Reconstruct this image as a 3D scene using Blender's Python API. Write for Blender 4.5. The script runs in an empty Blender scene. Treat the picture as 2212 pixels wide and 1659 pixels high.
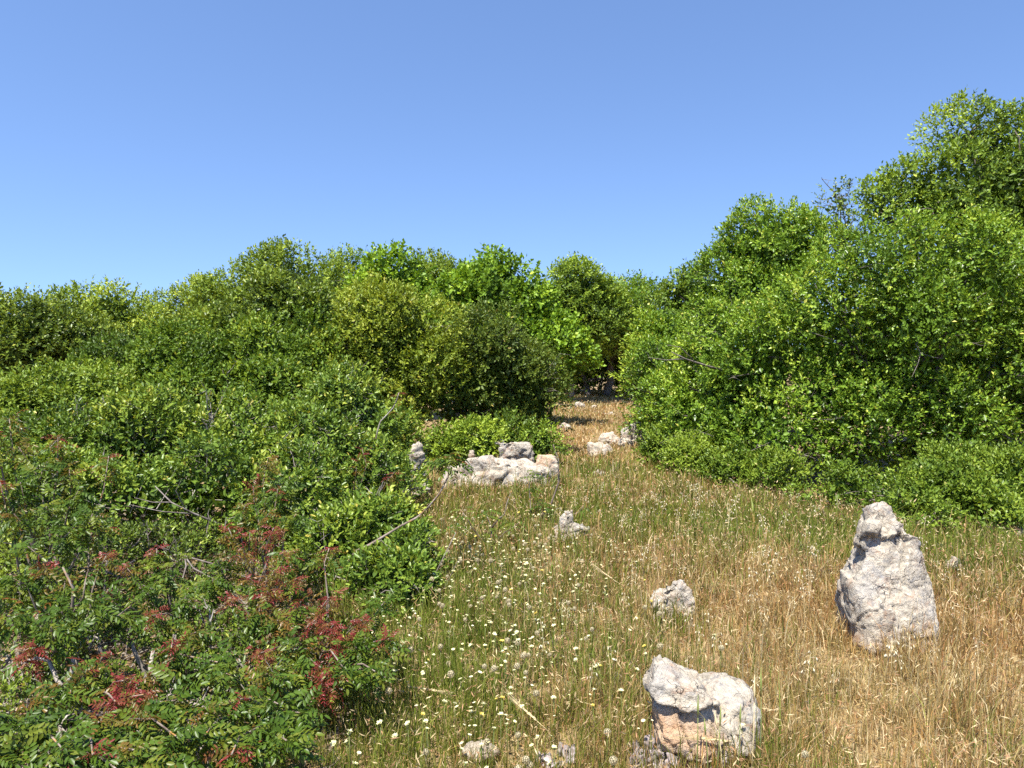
import bpy, bmesh, math, random
import numpy as np
from mathutils import Vector, Matrix, noise as mnoise

# ------------------------------------------------------------------ camera, sky, sun, exposure
scene = bpy.context.scene
R = math.radians
CAM_H = 1.6
PITCH = R(2.64)
FOC = 1597.0                      # focal length in pixels of a 2212 x 1659 frame
cam_d = bpy.data.cameras.new('camera'); cam = bpy.data.objects.new('camera', cam_d)
scene.collection.objects.link(cam); scene.camera = cam
cam_d.sensor_width = 36.0; cam_d.lens = 36.0 * FOC / 2212.0
cam_d.clip_start = 0.05; cam_d.clip_end = 3000.0
cam.location = (0, 0, CAM_H); cam.rotation_euler = (R(90) - PITCH, 0, 0)

SUN_EL, SUN_AZ = R(66), R(-24)     # sun behind the camera and to its left
to_sun = Vector((math.sin(SUN_AZ) * math.cos(SUN_EL), -math.cos(SUN_AZ) * math.cos(SUN_EL), math.sin(SUN_EL)))
world = bpy.data.worlds.new('World'); scene.world = world; world.use_nodes = True
wn = world.node_tree.nodes; wl = world.node_tree.links
bg = wn['Background']
sky = wn.new('ShaderNodeTexSky'); sky.sky_type = 'NISHITA'; sky.sun_disc = False
sky.sun_elevation = SUN_EL
sky.sun_rotation = math.atan2(to_sun.x, to_sun.y)
sky.altitude = 0; sky.air_density = 1.0; sky.dust_density = 0.2; sky.ozone_density = 4.0
# the air is clear down to the horizon: the whitish band of the sky model lies below it
wtc = wn.new('ShaderNodeTexCoord'); wad = wn.new('ShaderNodeVectorMath'); wad.operation = 'ADD'; wad.inputs[1].default_value = (0, 0, .145)
wl.new(wtc.outputs['Generated'], wad.inputs[0]); wl.new(wad.outputs[0], sky.inputs['Vector'])
wmx = wn.new('ShaderNodeMix'); wmx.data_type = 'RGBA'; wmx.blend_type = 'MULTIPLY'; wmx.inputs['Factor'].default_value = 1.0
wl.new(sky.outputs['Color'], wmx.inputs['A']); wmx.inputs['B'].default_value = (.95, .98, 1.07, 1)      # camera white balance
wl.new(wmx.outputs['Result'], bg.inputs['Color'])
bg.inputs['Strength'].default_value = 0.11
sun_d = bpy.data.lights.new('sun', 'SUN'); sun_d.energy = 5.0; sun_d.angle = R(0.53)
sun_d.color = (1.0, 0.955, 0.88)
sun = bpy.data.objects.new('sun', sun_d); scene.collection.objects.link(sun)
sun.rotation_euler = (-to_sun).to_track_quat('-Z', 'Y').to_euler()
scene.view_settings.view_transform = 'Standard'; scene.view_settings.look = 'None'
scene.view_settings.exposure = 1.1; scene.view_settings.gamma = 1.0
scene.view_settings.use_curve_mapping = False
scene.render.engine = 'CYCLES'
scene.cycles.max_bounces = 6; scene.cycles.diffuse_bounces = 3; scene.cycles.glossy_bounces = 2
scene.cycles.transmission_bounces = 4; scene.cycles.transparent_max_bounces = 4
scene.cycles.use_denoising = False
scene.cycles.use_adaptive_sampling = True; scene.cycles.adaptive_threshold = 0.02

# ------------------------------------------------------------------ helpers
rng = np.random.default_rng(11)
random.seed(5)
col = scene.collection
cp, sp_ = math.cos(PITCH), math.sin(PITCH)

def at(px, py, Y):
    """world point at depth Y on the sight line of a place in the photograph (measured in a 2212 x 1659 frame)"""
    u = (px - 1106.0) / FOC; v = -(py - 829.5) / FOC
    d = Vector((u, cp + v * sp_, v * cp - sp_))
    t = Y / d.y
    return Vector((d.x * t, Y, CAM_H + d.z * t))

def gz(x, y):
    """height of the terrain"""
    return 0.035 * math.sin(x * 1.1 + .6) * math.cos(y * .8) + 0.02 * math.sin(x * 2.7 + y * 1.9)

def gzn(x, y):
    return 0.035 * np.sin(x * 1.1 + .6) * np.cos(y * .8) + 0.02 * np.sin(x * 2.7 + y * 1.9)

def gnd(px, py):
    u = (px - 1106.0) / FOC; v = -(py - 829.5) / FOC
    d = Vector((u, cp + v * sp_, v * cp - sp_))
    t = -CAM_H / d.z
    return Vector((d.x * t, d.y * t, 0))

def nrm(a):
    return a / np.maximum(np.linalg.norm(a, axis=-1, keepdims=True), 1e-9)

def mesh_from(name, verts, sizes, idx, attrs=None, smooth=False):
    """numpy arrays -> mesh; sizes = corners per face, idx = flat corner list"""
    me = bpy.data.meshes.new(name)
    verts = np.ascontiguousarray(verts, dtype=np.float32)
    sizes = np.asarray(sizes, dtype=np.int32); idx = np.ascontiguousarray(idx, dtype=np.int32)
    me.vertices.add(len(verts)); me.vertices.foreach_set('co', verts.ravel())
    me.loops.add(len(idx)); me.loops.foreach_set('vertex_index', idx)
    me.polygons.add(len(sizes))
    starts = np.concatenate(([0], np.cumsum(sizes)[:-1])).astype(np.int32)
    me.polygons.foreach_set('loop_start', starts)
    if smooth:
        me.polygons.foreach_set('use_smooth', np.ones(len(sizes), dtype=bool))
    for k, a in (attrs or {}).items():
        a = np.ascontiguousarray(a, dtype=np.float32)
        if a.ndim == 1:
            at_ = me.attributes.new(k, 'FLOAT', 'POINT'); at_.data.foreach_set('value', a)
        else:
            at_ = me.attributes.new(k, 'FLOAT_COLOR', 'POINT'); at_.data.foreach_set('color', a.ravel())
    me.update(calc_edges=True)
    return me

def obj(name, me, mat=None, parent=None, kind=None):
    o = bpy.data.objects.new(name, me); col.objects.link(o)
    if mat is not None and me is not None and len(me.materials) == 0:
        me.materials.append(mat)
    if parent is not None:
        o.parent = parent
    if kind:
        o['kind'] = kind
    return o

def tag(o, label, cat, group=None):
    o['label'] = label; o['category'] = cat
    if group: o['group'] = group
    return o

def empty(name, loc=(0, 0, 0), rz=0.0):
    e = bpy.data.objects.new(name, None); col.objects.link(e)
    e.location = loc; e.rotation_euler = (0, 0, rz); e.empty_display_size = .1
    return e

class MB:
    """collects tubes and loose polygons into one mesh"""
    def __init__(self): self.v = []; self.s = []; self.i = []; self.a = []; self.n = 0
    def add(self, verts, faces, a=0.0):
        for f in faces:
            self.s.append(len(f)); self.i.extend(q + self.n for q in f)
        self.v.extend([tuple(p) for p in verts]); self.a.extend([a] * len(verts)); self.n += len(verts)
    def tube(self, pts, rad, sides=6, a=0.0, cap=True):
        pts = [Vector(p) for p in pts]; vs = []; fs = []
        for k, p in enumerate(pts):
            t = (pts[min(k + 1, len(pts) - 1)] - pts[max(k - 1, 0)])
            t = t.normalized() if t.length > 1e-6 else Vector((0, 0, 1))
            ref = Vector((1, 0, 0)) if abs(t.x) < .8 else Vector((0, 1, 0))
            b = t.cross(ref).normalized(); c = t.cross(b)
            for j in range(sides):
                w = 2 * math.pi * j / sides
                vs.append(p + (b * math.cos(w) + c * math.sin(w)) * rad[k])
        for k in range(len(pts) - 1):
            for j in range(sides):
                j2 = (j + 1) % sides
                fs.append((k * sides + j, k * sides + j2, (k + 1) * sides + j2, (k + 1) * sides + j))
        if cap:
            fs.append(tuple(range(sides))[::-1]); fs.append(tuple((len(pts) - 1) * sides + j for j in range(sides)))
        self.add(vs, fs, a)
    def mesh(self, name, smooth=True):
        return mesh_from(name, np.array(self.v), self.s, self.i, {'tint': np.array(self.a)}, smooth)

def wiggle(p0, p1, n, amp, rnd):
    """points of a crooked branch from p0 to p1"""
    p0 = Vector(p0); p1 = Vector(p1); L = (p1 - p0).length; out = [p0]
    off = Vector((0, 0, 0))
    for k in range(1, n):
        off = off + Vector((rnd.uniform(-1, 1), rnd.uniform(-1, 1), rnd.uniform(-.6, .8))) * amp * L / n
        t = k / n
        out.append(p0.lerp(p1, t) + off * (1 - t * .6))
    out.append(p1)
    return out

# ------------------------------------------------------------------ materials
def new_mat(name):
    m = bpy.data.materials.new(name); m.use_nodes = True
    return m, m.node_tree.nodes, m.node_tree.links, m.node_tree.nodes['Principled BSDF'], m.node_tree.nodes['Material Output']

def ramp(nodes, stops):
    r = nodes.new('ShaderNodeValToRGB'); e = r.color_ramp.elements
    e[0].position, e[0].color = stops[0][0], (*stops[0][1], 1)
    e[1].position, e[1].color = stops[-1][0], (*stops[-1][1], 1)
    for p, c in stops[1:-1]:
        q = e.new(p); q.color = (*c, 1)
    return r

def leaf_mat(name, stops, rough=.46, trans=.22, spec=.25, objrand=False):
    m, n, l, b, out = new_mat(name)
    if objrand:
        a = n.new('ShaderNodeObjectInfo'); t_ = n.new('ShaderNodeAttribute'); t_.attribute_name = 'tint'
        ad = n.new('ShaderNodeMath'); l.new(a.outputs['Random'], ad.inputs[0]); l.new(t_.outputs['Fac'], ad.inputs[1])
        fr_ = n.new('ShaderNodeMath'); fr_.operation = 'FRACT'; l.new(ad.outputs[0], fr_.inputs[0]); src = fr_.outputs[0]
    else:
        a = n.new('ShaderNodeAttribute'); a.attribute_name = 'tint'; src = a.outputs['Fac']
    r = ramp(n, stops); l.new(src, r.inputs['Fac'])
    b.inputs['Roughness'].default_value = rough
    b.inputs['Specular IOR Level'].default_value = spec
    l.new(r.outputs['Color'], b.inputs['Base Color'])
    tr = n.new('ShaderNodeBsdfTranslucent')
    mx = n.new('ShaderNodeMix'); mx.data_type = 'RGBA'; mx.blend_type = 'MULTIPLY'
    mx.inputs['Factor'].default_value = 1.0
    l.new(r.outputs['Color'], mx.inputs['A']); mx.inputs['B'].default_value = (1.4, 1.25, .6, 1)
    l.new(mx.outputs['Result'], tr.inputs['Color'])
    ms = n.new('ShaderNodeMixShader'); ms.inputs['Fac'].default_value = trans
    l.new(b.outputs['BSDF'], ms.inputs[1]); l.new(tr.outputs['BSDF'], ms.inputs[2])
    l.new(ms.outputs['Shader'], out.inputs['Surface'])
    return m

M = {}
M['oak']    = leaf_mat('holm_oak_leaf',   [(0, (0.044, 0.075, 0.014)), (.5, (0.134, 0.214, 0.022)), (.85, (0.275, 0.371, 0.035)), (1, (0.435, 0.492, 0.072))])
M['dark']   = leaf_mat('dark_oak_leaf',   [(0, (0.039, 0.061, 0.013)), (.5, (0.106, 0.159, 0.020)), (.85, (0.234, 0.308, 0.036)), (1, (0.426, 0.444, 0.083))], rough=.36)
M['olive']  = leaf_mat('olive_oak_leaf',  [(0, (0.044, 0.080, 0.009)), (.5, (0.105, 0.178, 0.014)), (.85, (0.202, 0.281, 0.022)), (1, (0.332, 0.324, 0.034))])
M['yellow'] = leaf_mat('yellowing_leaf',  [(0, (0.065, 0.098, 0.012)), (.45, (0.158, 0.216, 0.019)), (.85, (0.292, 0.346, 0.033)), (1, (0.412, 0.365, 0.057))])
M['drab'] = leaf_mat('drab_olive_leaf',  [(0, (0.039, 0.064, 0.010)), (.5, (0.099, 0.148, 0.019)), (.85, (0.180, 0.234, 0.031)), (1, (0.347, 0.285, 0.068))])
M['pale']   = leaf_mat('pale_oak_leaf',   [(0, (0.067, 0.107, 0.015)), (.5, (0.175, 0.256, 0.026)), (.85, (0.332, 0.410, 0.044)), (1, (0.474, 0.497, 0.078))])
M['bright'] = leaf_mat('maple_leaf',      [(0, (0.064, 0.118, 0.013)), (.5, (0.159, 0.274, 0.020)), (.85, (0.287, 0.424, 0.031)), (1, (0.425, 0.514, 0.048))], rough=.5)
M['lentisk'] = leaf_mat('lentisk_leaf',   [(0, (0.051, 0.088, 0.017)), (.5, (0.139, 0.220, 0.028)), (.85, (0.286, 0.355, 0.046)), (1, (0.473, 0.413, 0.083))], rough=.34)
M['right']  = leaf_mat('kermes_oak_leaf', [(0, (0.048, 0.090, 0.011)), (.5, (0.143, 0.245, 0.021)), (.85, (0.297, 0.404, 0.040)), (1, (0.536, 0.519, 0.105))], rough=.34)
M['skirt']  = leaf_mat('low_shrub_leaf',  [(0, (0.058, 0.103, 0.013)), (.5, (0.135, 0.210, 0.022)), (.9, (0.247, 0.324, 0.036)), (1, (0.368, 0.374, 0.092))], rough=.42)
M['tere_green'] = leaf_mat('terebinth_green', [(0, (.042, .082, .008)), (.6, (.075, .125, .011)), (1, (.135, .155, .016))], rough=.38, objrand=True, trans=.22)
M['tere_olive'] = leaf_mat('terebinth_olive', [(0, (.10, .085, .014)), (.5, (.15, .12, .018)), (1, (.19, .085, .02))], rough=.32, objrand=True, trans=.3)
M['tere_red']   = leaf_mat('terebinth_red',   [(0, (.17, .026, .022)), (.4, (.22, .034, .030)), (.75, (.17, .060, .022)), (1, (.12, .075, .016))], rough=.34, objrand=True, trans=.3)
M['bronze'] = leaf_mat('bronze_leaf', [(0, (.14, .05, .015)), (.5, (.26, .09, .03)), (1, (.32, .16, .05))])

def bark_mat(name, c0, c1, c2, lichen=None):
    m, n, l, b, out = new_mat(name)
    tc = n.new('ShaderNodeTexCoord')
    mp = n.new('ShaderNodeMapping'); mp.inputs['Scale'].default_value = (1, 1, .35)
    l.new(tc.outputs['Object'], mp.inputs['Vector'])
    nz = n.new('ShaderNodeTexNoise'); nz.inputs['Scale'].default_value = 26; nz.inputs['Detail'].default_value = 6
    l.new(mp.outputs['Vector'], nz.inputs['Vector'])
    r = ramp(n, [(.3, c0), (.5, c1), (.7, c2)]); l.new(nz.outputs['Fac'], r.inputs['Fac'])
    src = r.outputs['Color']
    if lichen:
        nz2 = n.new('ShaderNodeTexNoise'); nz2.inputs['Scale'].default_value = 22; nz2.inputs['Detail'].default_value = 4
        l.new(tc.outputs['Object'], nz2.inputs['Vector'])
        st = n.new('ShaderNodeMapRange'); st.inputs['From Min'].default_value = .60; st.inputs['From Max'].default_value = .66
        l.new(nz2.outputs['Fac'], st.inputs['Value'])
        mx = n.new('ShaderNodeMix'); mx.data_type = 'RGBA'; l.new(st.outputs['Result'], mx.inputs['Factor'])
        l.new(src, mx.inputs['A']); mx.inputs['B'].default_value = (*lichen, 1); src = mx.outputs['Result']
    l.new(src, b.inputs['Base Color']); b.inputs['Roughness'].default_value = .85
    bp = n.new('ShaderNodeBump'); bp.inputs['Strength'].default_value = .6; bp.inputs['Distance'].default_value = .01
    l.new(nz.outputs['Fac'], bp.inputs['Height']); l.new(bp.outputs['Normal'], b.inputs['Normal'])
    return m
M['bark'] = bark_mat('grey_bark', (.07, .055, .045), (.16, .13, .11), (.26, .23, .20))
M['bark_pale'] = bark_mat('pale_twig_bark', (.14, .11, .09), (.28, .24, .20), (.42, .38, .33))
M['bark_lichen'] = bark_mat('lichened_bark', (.09, .06, .045), (.19, .145, .11), (.30, .25, .20), (.34, .17, .04))
M['old_wood'] = bark_mat('weathered_wood', (.10, .075, .065), (.30, .25, .235), (.50, .45, .43))

def stone_mat(name, peach=.25):
    m, n, l, b, out = new_mat(name)
    tc = n.new('ShaderNodeTexCoord'); P = tc.outputs['Object']
    def nz(scale, det=6, rough=.6, dist=0):
        t = n.new('ShaderNodeTexNoise'); t.inputs['Scale'].default_value = scale; t.inputs['Detail'].default_value = det
        t.inputs['Roughness'].default_value = rough; t.inputs['Distortion'].default_value = dist
        l.new(P, t.inputs['Vector']); return t.outputs['Fac']
    def rng_(src, a, c):
        q = n.new('ShaderNodeMapRange'); q.inputs['From Min'].default_value = a; q.inputs['From Max'].default_value = c
        l.new(src, q.inputs['Value']); return q.outputs['Result']
    def mix(f, a, c, blend='MIX', k=None):
        q = n.new('ShaderNodeMix'); q.data_type = 'RGBA'; q.blend_type = blend
        if isinstance(f, float): q.inputs['Factor'].default_value = f
        else: l.new(f, q.inputs['Factor'])
        for s, v in (('A', a), ('B', c)):
            if isinstance(v, tuple): q.inputs[s].default_value = (*v, 1)
            else: l.new(v, q.inputs[s])
        return q.outputs['Result']
    def mul(a, k):
        q = n.new('ShaderNodeMath'); q.operation = 'MULTIPLY'; l.new(a, q.inputs[0])
        if isinstance(k, float): q.inputs[1].default_value = k
        else: l.new(k, q.inputs[1])
        return q.outputs[0]
    base = mix(rng_(nz(9, 10, .7), .38, .62), (.33, .29, .228), (.55, .478, .372))
    base = mix(rng_(nz(38, 6, .7, .5), .5, .62), base, (.61, .535, .42))
    grey = mix(mul(rng_(nz(16, 9, .75, .9), .53, .62), .85), base, (.20, .19, .18))
    warm = mix(mul(rng_(nz(12, 8, .7, 1.0), .52, .64), peach + .35), grey, (.30, .165, .095))
    fr = n.new('ShaderNodeAttribute'); fr.attribute_name = 'fresh'
    pe = mix(rng_(nz(24, 6), .35, .65), (.50, .31, .18), (.58, .42, .28))
    c = mix(fr.outputs['Fac'], warm, pe)
    spk = rng_(nz(75, 5, .75), .60, .69)
    c = mix(mul(spk, .75), c, (.10, .075, .06))
    wob = n.new('ShaderNodeVectorMath'); wob.operation = 'ADD'; l.new(P, wob.inputs[0])
    wn_ = n.new('ShaderNodeTexNoise'); wn_.inputs['Scale'].default_value = 14; l.new(P, wn_.inputs['Vector'])
    wsc = n.new('ShaderNodeVectorMath'); wsc.operation = 'SCALE'; wsc.inputs['Scale'].default_value = .16; l.new(wn_.outputs['Color'], wsc.inputs[0]); l.new(wsc.outputs[0], wob.inputs[1])
    ck = n.new('ShaderNodeTexVoronoi'); ck.feature = 'DISTANCE_TO_EDGE'; ck.inputs['Scale'].default_value = 7; l.new(wob.outputs[0], ck.inputs['Vector'])
    crack = rng_(ck.outputs['Distance'], .03, .0)
    cmask = mul(crack, rng_(nz(6, 4), .45, .6))
    c = mix(mul(cmask, .42), c, (.10, .075, .06))
    lich = rng_(nz(4.5, 9, .72, .4), .50, .60)
    c = mix(mul(lich, .55), c, (.30, .29, .28))
    sx = n.new('ShaderNodeSeparateXYZ'); l.new(P, sx.inputs[0])
    soil = mul(rng_(sx.outputs['Z'], .13, .0), rng_(nz(10, 6), .35, .65))
    c = mix(mul(soil, .8), c, (.33, .20, .11))
    org = rng_(nz(3.5, 5, .55, .3), .665, .70)
    c = mix(mul(org, .8), c, (.45, .18, .04))
    l.new(c, b.inputs['Base Color']); b.inputs['Roughness'].default_value = .9
    b.inputs['Specular IOR Level'].default_value = .2
    v = n.new('ShaderNodeTexVoronoi'); v.inputs['Scale'].default_value = 34; l.new(P, v.inputs['Vector'])
    h = n.new('ShaderNodeMath'); h.operation = 'ADD'; l.new(nz(45, 8, .7), h.inputs[0]); l.new(mul(cmask, -.6), h.inputs[1])
    bp = n.new('ShaderNodeBump'); bp.inputs['Strength'].default_value = 1.0; bp.inputs['Distance'].default_value = .02
    l.new(h.outputs[0], bp.inputs['Height']); l.new(bp.outputs['Normal'], b.inputs['Normal'])
    return m
M['stone'] = stone_mat('limestone')
M['stone_warm'] = stone_mat('warm_limestone', .75)

def grass_mat():
    m, n, l, b, out = new_mat('dry_grass')
    a = n.new('ShaderNodeAttribute'); a.attribute_name = 'Col'
    l.new(a.outputs['Color'], b.inputs['Base Color']); b.inputs['Roughness'].default_value = .55
    b.inputs['Specular IOR Level'].default_value = .3
    tr = n.new('ShaderNodeBsdfTranslucent'); l.new(a.outputs['Color'], tr.inputs['Color'])
    ms = n.new('ShaderNodeMixShader'); ms.inputs['Fac'].default_value = .3
    l.new(b.outputs['BSDF'], ms.inputs[1]); l.new(tr.outputs['BSDF'], ms.inputs[2])
    l.new(ms.outputs['Shader'], out.inputs['Surface'])
    return m
M['grass'] = grass_mat()

def plain(name, c, rough=.6, trans=0.0):
    m, n, l, b, out = new_mat(name)
    nz = n.new('ShaderNodeTexNoise'); nz.inputs['Scale'].default_value = 40
    tc = n.new('ShaderNodeTexCoord'); l.new(tc.outputs['Object'], nz.inputs['Vector'])
    r = ramp(n, [(.3, tuple(x * .82 for x in c)), (.7, tuple(min(1, x * 1.12) for x in c))])
    l.new(nz.outputs['Fac'], r.inputs['Fac']); l.new(r.outputs['Color'], b.inputs['Base Color'])
    b.inputs['Roughness'].default_value = rough
    if trans:
        tr = n.new('ShaderNodeBsdfTranslucent'); l.new(r.outputs['Color'], tr.inputs['Color'])
        ms = n.new('ShaderNodeMixShader'); ms.inputs['Fac'].default_value = trans
        l.new(b.outputs['BSDF'], ms.inputs[1]); l.new(tr.outputs['BSDF'], ms.inputs[2])
        l.new(ms.outputs['Shader'], out.inputs['Surface'])
    return m
M['petal'] = plain('cream_petal', (.86, .83, .50), .6, .25)
M['petal_y'] = plain('yellow_petal', (.85, .70, .16), .6, .25)
M['calyx'] = plain('green_calyx', (.22, .26, .06), .6, .2)
M['stalk'] = plain('green_stalk', (.16, .19, .05), .6)
M['tiny'] = leaf_mat('tiny_flower', [(0, (.16, .19, .05)), (.5, (.20, .24, .05)), (.62, (.72, .66, .30)), (1, (.86, .84, .60))], rough=.7, trans=.25)
M['papery'] = plain('papery_seed', (.70, .62, .40), .7, .45)
M['fluff'] = plain('white_fluff', (.85, .84, .80), .8, .4)
M['straw'] = plain('pale_straw', (.74, .60, .33), .5, .25)
M['oat'] = plain('oat_husk', (.82, .74, .52), .5, .3)

def ground_mat():
    m, n, l, b, out = new_mat('dry_soil')
    tc = n.new('ShaderNodeTexCoord'); P = tc.outputs['Object']
    n1 = n.new('ShaderNodeTexNoise'); n1.inputs['Scale'].default_value = 1.3; n1.inputs['Detail'].default_value = 8; l.new(P, n1.inputs['Vector'])
    n2 = n.new('ShaderNodeTexNoise'); n2.inputs['Scale'].default_value = 55; n2.inputs['Detail'].default_value = 6; l.new(P, n2.inputs['Vector'])
    r1 = ramp(n, [(.32, (.22, .13, .06)), (.48, (.28, .20, .09)), (.7, (.36, .28, .14))]); l.new(n1.outputs['Fac'], r1.inputs['Fac'])
    r2 = ramp(n, [(.3, (.45, .4, .36)), (.7, (1.15, 1.12, 1.05))]); l.new(n2.outputs['Fac'], r2.inputs['Fac'])
    mx = n.new('ShaderNodeMix'); mx.data_type = 'RGBA'; mx.blend_type = 'MULTIPLY'; mx.inputs['Factor'].default_value = 1
    l.new(r1.outputs['Color'], mx.inputs['A']); l.new(r2.outputs['Color'], mx.inputs['B'])
    l.new(mx.outputs['Result'], b.inputs['Base Color']); b.inputs['Roughness'].default_value = .95
    bp = n.new('ShaderNodeBump'); bp.inputs['Distance'].default_value = .02; bp.inputs['Strength'].default_value = .8
    l.new(n2.outputs['Fac'], bp.inputs['Height']); l.new(bp.outputs['Normal'], b.inputs['Normal'])
    return m
M['ground'] = ground_mat()

# ------------------------------------------------------------------ ground
def build_ground():
    xs = np.concatenate((np.array([-900, -400, -150, -60]), np.linspace(-30, 30, 181), np.array([60, 150, 400, 900])))
    ys = np.concatenate((np.array([-900, -300, -80, -20]), np.linspace(-6, 42, 161), np.array([70, 150, 400, 1200])))
    X, Y = np.meshgrid(xs, ys)
    Z = gzn(X, Y) * (np.abs(X) < 31) * (Y > -7) * (Y < 43)
    V = np.stack((X, Y, Z), -1).reshape(-1, 3)
    nx, ny = len(xs), len(ys)
    a = (np.arange(ny - 1)[:, None] * nx + np.arange(nx - 1)[None]).ravel()
    F = np.stack((a, a + 1, a + nx + 1, a + nx), -1)
    o = obj('ground', mesh_from('ground', V, np.full(len(F), 4), F.ravel(), smooth=True), M['ground'], kind='structure')
build_ground()

# ------------------------------------------------------------------ leaves and plants
def leaf_arrays(p, a, nn, L, W, tint, hi):
    a = nrm(a); b = nrm(np.cross(nn, a)); c = np.cross(a, b)
    n = len(p); L = L[:, None]; W = W[:, None]
    if hi:
        pts = [p,
               p + a * L * .28 + b * W * .40 + c * W * .14, p + a * L * .66 + b * W * .42 + c * W * .12,
               p + a * L - c * L * .10,
               p + a * L * .66 - b * W * .42 + c * W * .12, p + a * L * .28 - b * W * .40 + c * W * .14]
        V = np.stack(pts, 1).reshape(-1, 3)
        base = (np.arange(n) * 6)[:, None]
        F = np.concatenate((base + np.array([[0, 1, 2, 3]]), base + np.array([[0, 3, 4, 5]])), 1).reshape(-1)
        S = np.full(2 * n, 4); T = np.repeat(tint, 6)
    else:
        pts = [p, p + a * L * .5 + b * W * .5 + c * W * .15, p + a * L - c * L * .08, p + a * L * .5 - b * W * .5 + c * W * .15]
        V = np.stack(pts, 1).reshape(-1, 3)
        base = (np.arange(n) * 4)[:, None]
        F = np.concatenate((base + np.array([[0, 1, 2]]), base + np.array([[0, 2, 3]])), 1).reshape(-1)
        S = np.full(2 * n, 3); T = np.repeat(tint, 4)
    return V, S, F, T

TOTAL = {'leaves': 0}
UP = np.array([0, 0, 1.0])

def crown_arrays(lobes, n_leaves, leaf, blob, g, hi=False, aspect=.5, shoot=None, kmin=6, kmax=10, sparse=0.0, fill=.16, ragged=.25):
    """lobes: (x, y, z, rx, ry, rz). returns leaf arrays plus the blob centres (for the limbs)"""
    lobes = np.array(lobes, dtype=float); blob = blob * 1.18
    cents = []; rads = []; outs = []; owner = []
    for k, lb in enumerate(lobes):
        c, r = lb[:3], lb[3:]
        area = 4 * math.pi * ((r[0] * r[1]) ** 1.6 + (r[0] * r[2]) ** 1.6 + (r[1] * r[2]) ** 1.6) ** (1 / 1.6) / 3 ** (1 / 1.6)
        nb = max(8, int(area / (blob * blob * 2.1)))
        i = np.arange(nb) + .5
        ph = np.arccos(1 - 2 * i / nb); th = math.pi * (1 + 5 ** .5) * i + g.uniform(0, 6)
        u = np.stack((np.cos(th) * np.sin(ph), np.sin(th) * np.sin(ph), np.cos(ph)), -1)
        u = nrm(u + g.normal(0, .16, u.shape))
        rb = blob * g.uniform(.5, 1.45, nb)
        f = 1 - .92 * rb / r.mean() + g.normal(0, .09, nb)
        f = np.clip(f, .3, 1.12)
        pc = c + u * r * f[:, None]
        cents.append(pc); rads.append(rb); outs.append(nrm(u / r)); owner.append(np.full(nb, k))
    cents = np.concatenate(cents); rads = np.concatenate(rads); outs = np.concatenate(outs); owner = np.concatenate(owner)
    keep = cents[:, 2] > .03
    for k, lb in enumerate(lobes):      # nothing deep inside a neighbouring lobe
        d = np.linalg.norm((cents - lb[:3]) / lb[3:], axis=1)
        keep &= ~((owner != k) & (d < .72))
    if sparse: keep &= g.random(len(cents)) > sparse
    cents, rads, outs = cents[keep], rads[keep], outs[keep]
    kk = (kmin + kmax) / 2
    w = rads ** 2 * np.where(outs[:, 1] > .35, .35, 1.0) * np.where(outs[:, 2] < -.5, .45, 1.0)
    w = w / w.sum()
    ns = int(n_leaves * (1 - fill) / kk * 1.18)
    bi = g.choice(len(cents), ns, p=w)
    u = nrm(g.normal(0, 1, (ns, 3)) + outs[bi] * .8 + UP * .55)
    rr = rads[bi] * (.62 + .38 * g.random(ns) ** .6) * (1 + ragged * .5 * np.maximum(0, g.normal(0, 1, ns)) ** 2 * .35)
    sp = cents[bi] + u * rr[:, None]
    fq = 2.6 / blob; nzv = np.zeros(ns)
    for q in range(6):
        dv = nrm(g.normal(0, 1, 3)); nzv += np.sin(sp @ dv * fq * g.uniform(.5, 1.5) + g.uniform(0, 6.28))
    kp = g.random(ns) < np.clip(1.05 + .42 * nzv, .08, 1)
    sp, u, bi = sp[kp], u[kp], bi[kp]; ns = len(sp)
    ax = nrm(u + UP * g.uniform(0, .9, ns)[:, None] + g.normal(0, .35, (ns, 3)))
    shoot = shoot or leaf * 1.8
    bt = g.normal(0, .16, len(cents))
    stint = .42 + bt[bi] + g.normal(0, .13, ns)
    # leaves round each shoot
    cnt = g.integers(kmin, kmax + 1, ns)
    si = np.repeat(np.arange(ns), cnt)
    m = len(si)
    first = np.repeat(np.cumsum(cnt) - cnt, cnt)
    j = np.arange(m) - first
    s = j / np.maximum(cnt[si] - 1, 1)
    A = ax[si]
    ref = nrm(np.cross(A, np.where(np.abs(A[:, :1]) < .8, np.array([[1., 0, 0]]), np.array([[0, 1., 0]]))))
    B2 = np.cross(A, ref)
    th = j * 2.4 + g.uniform(0, 6.28, ns)[si] + g.normal(0, .3, m)
    rad = ref * np.cos(th)[:, None] + B2 * np.sin(th)[:, None]
    open_ = np.clip(1.15 - .75 * s + g.normal(0, .2, m), .25, 1.5)
    la = A * np.cos(open_)[:, None] + rad * np.sin(open_)[:, None]
    p = sp[si] + A * (s * shoot)[:, None] + g.normal(0, leaf * .12, (m, 3))
    nn = A * .9 + UP * .45 + g.normal(0, .38, (m, 3)) - rad * .3
    L = leaf * g.uniform(.62, 1.2, m) * (1 - .25 * s)
    W = L * aspect * g.uniform(.8, 1.2, m)
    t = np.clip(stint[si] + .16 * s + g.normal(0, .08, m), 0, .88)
    rare = g.random(m) < .012
    t[rare] = 1.0
    # leaves in the inside of the crown
    nf = int(n_leaves * fill * 1.7)
    vol = lobes[:, 3] * lobes[:, 4] * lobes[:, 5]; li = g.choice(len(lobes), nf, p=vol / vol.sum())
    q = nrm(g.normal(0, 1, (nf, 3))) * (g.random(nf) ** .5 * .78)[:, None]
    pf = lobes[li, :3] + q * lobes[li, 3:]
    ok = pf[:, 2] > .1; pf = pf[ok]; nf = len(pf)
    Lf = leaf * g.uniform(.9, 1.5, nf)
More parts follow.
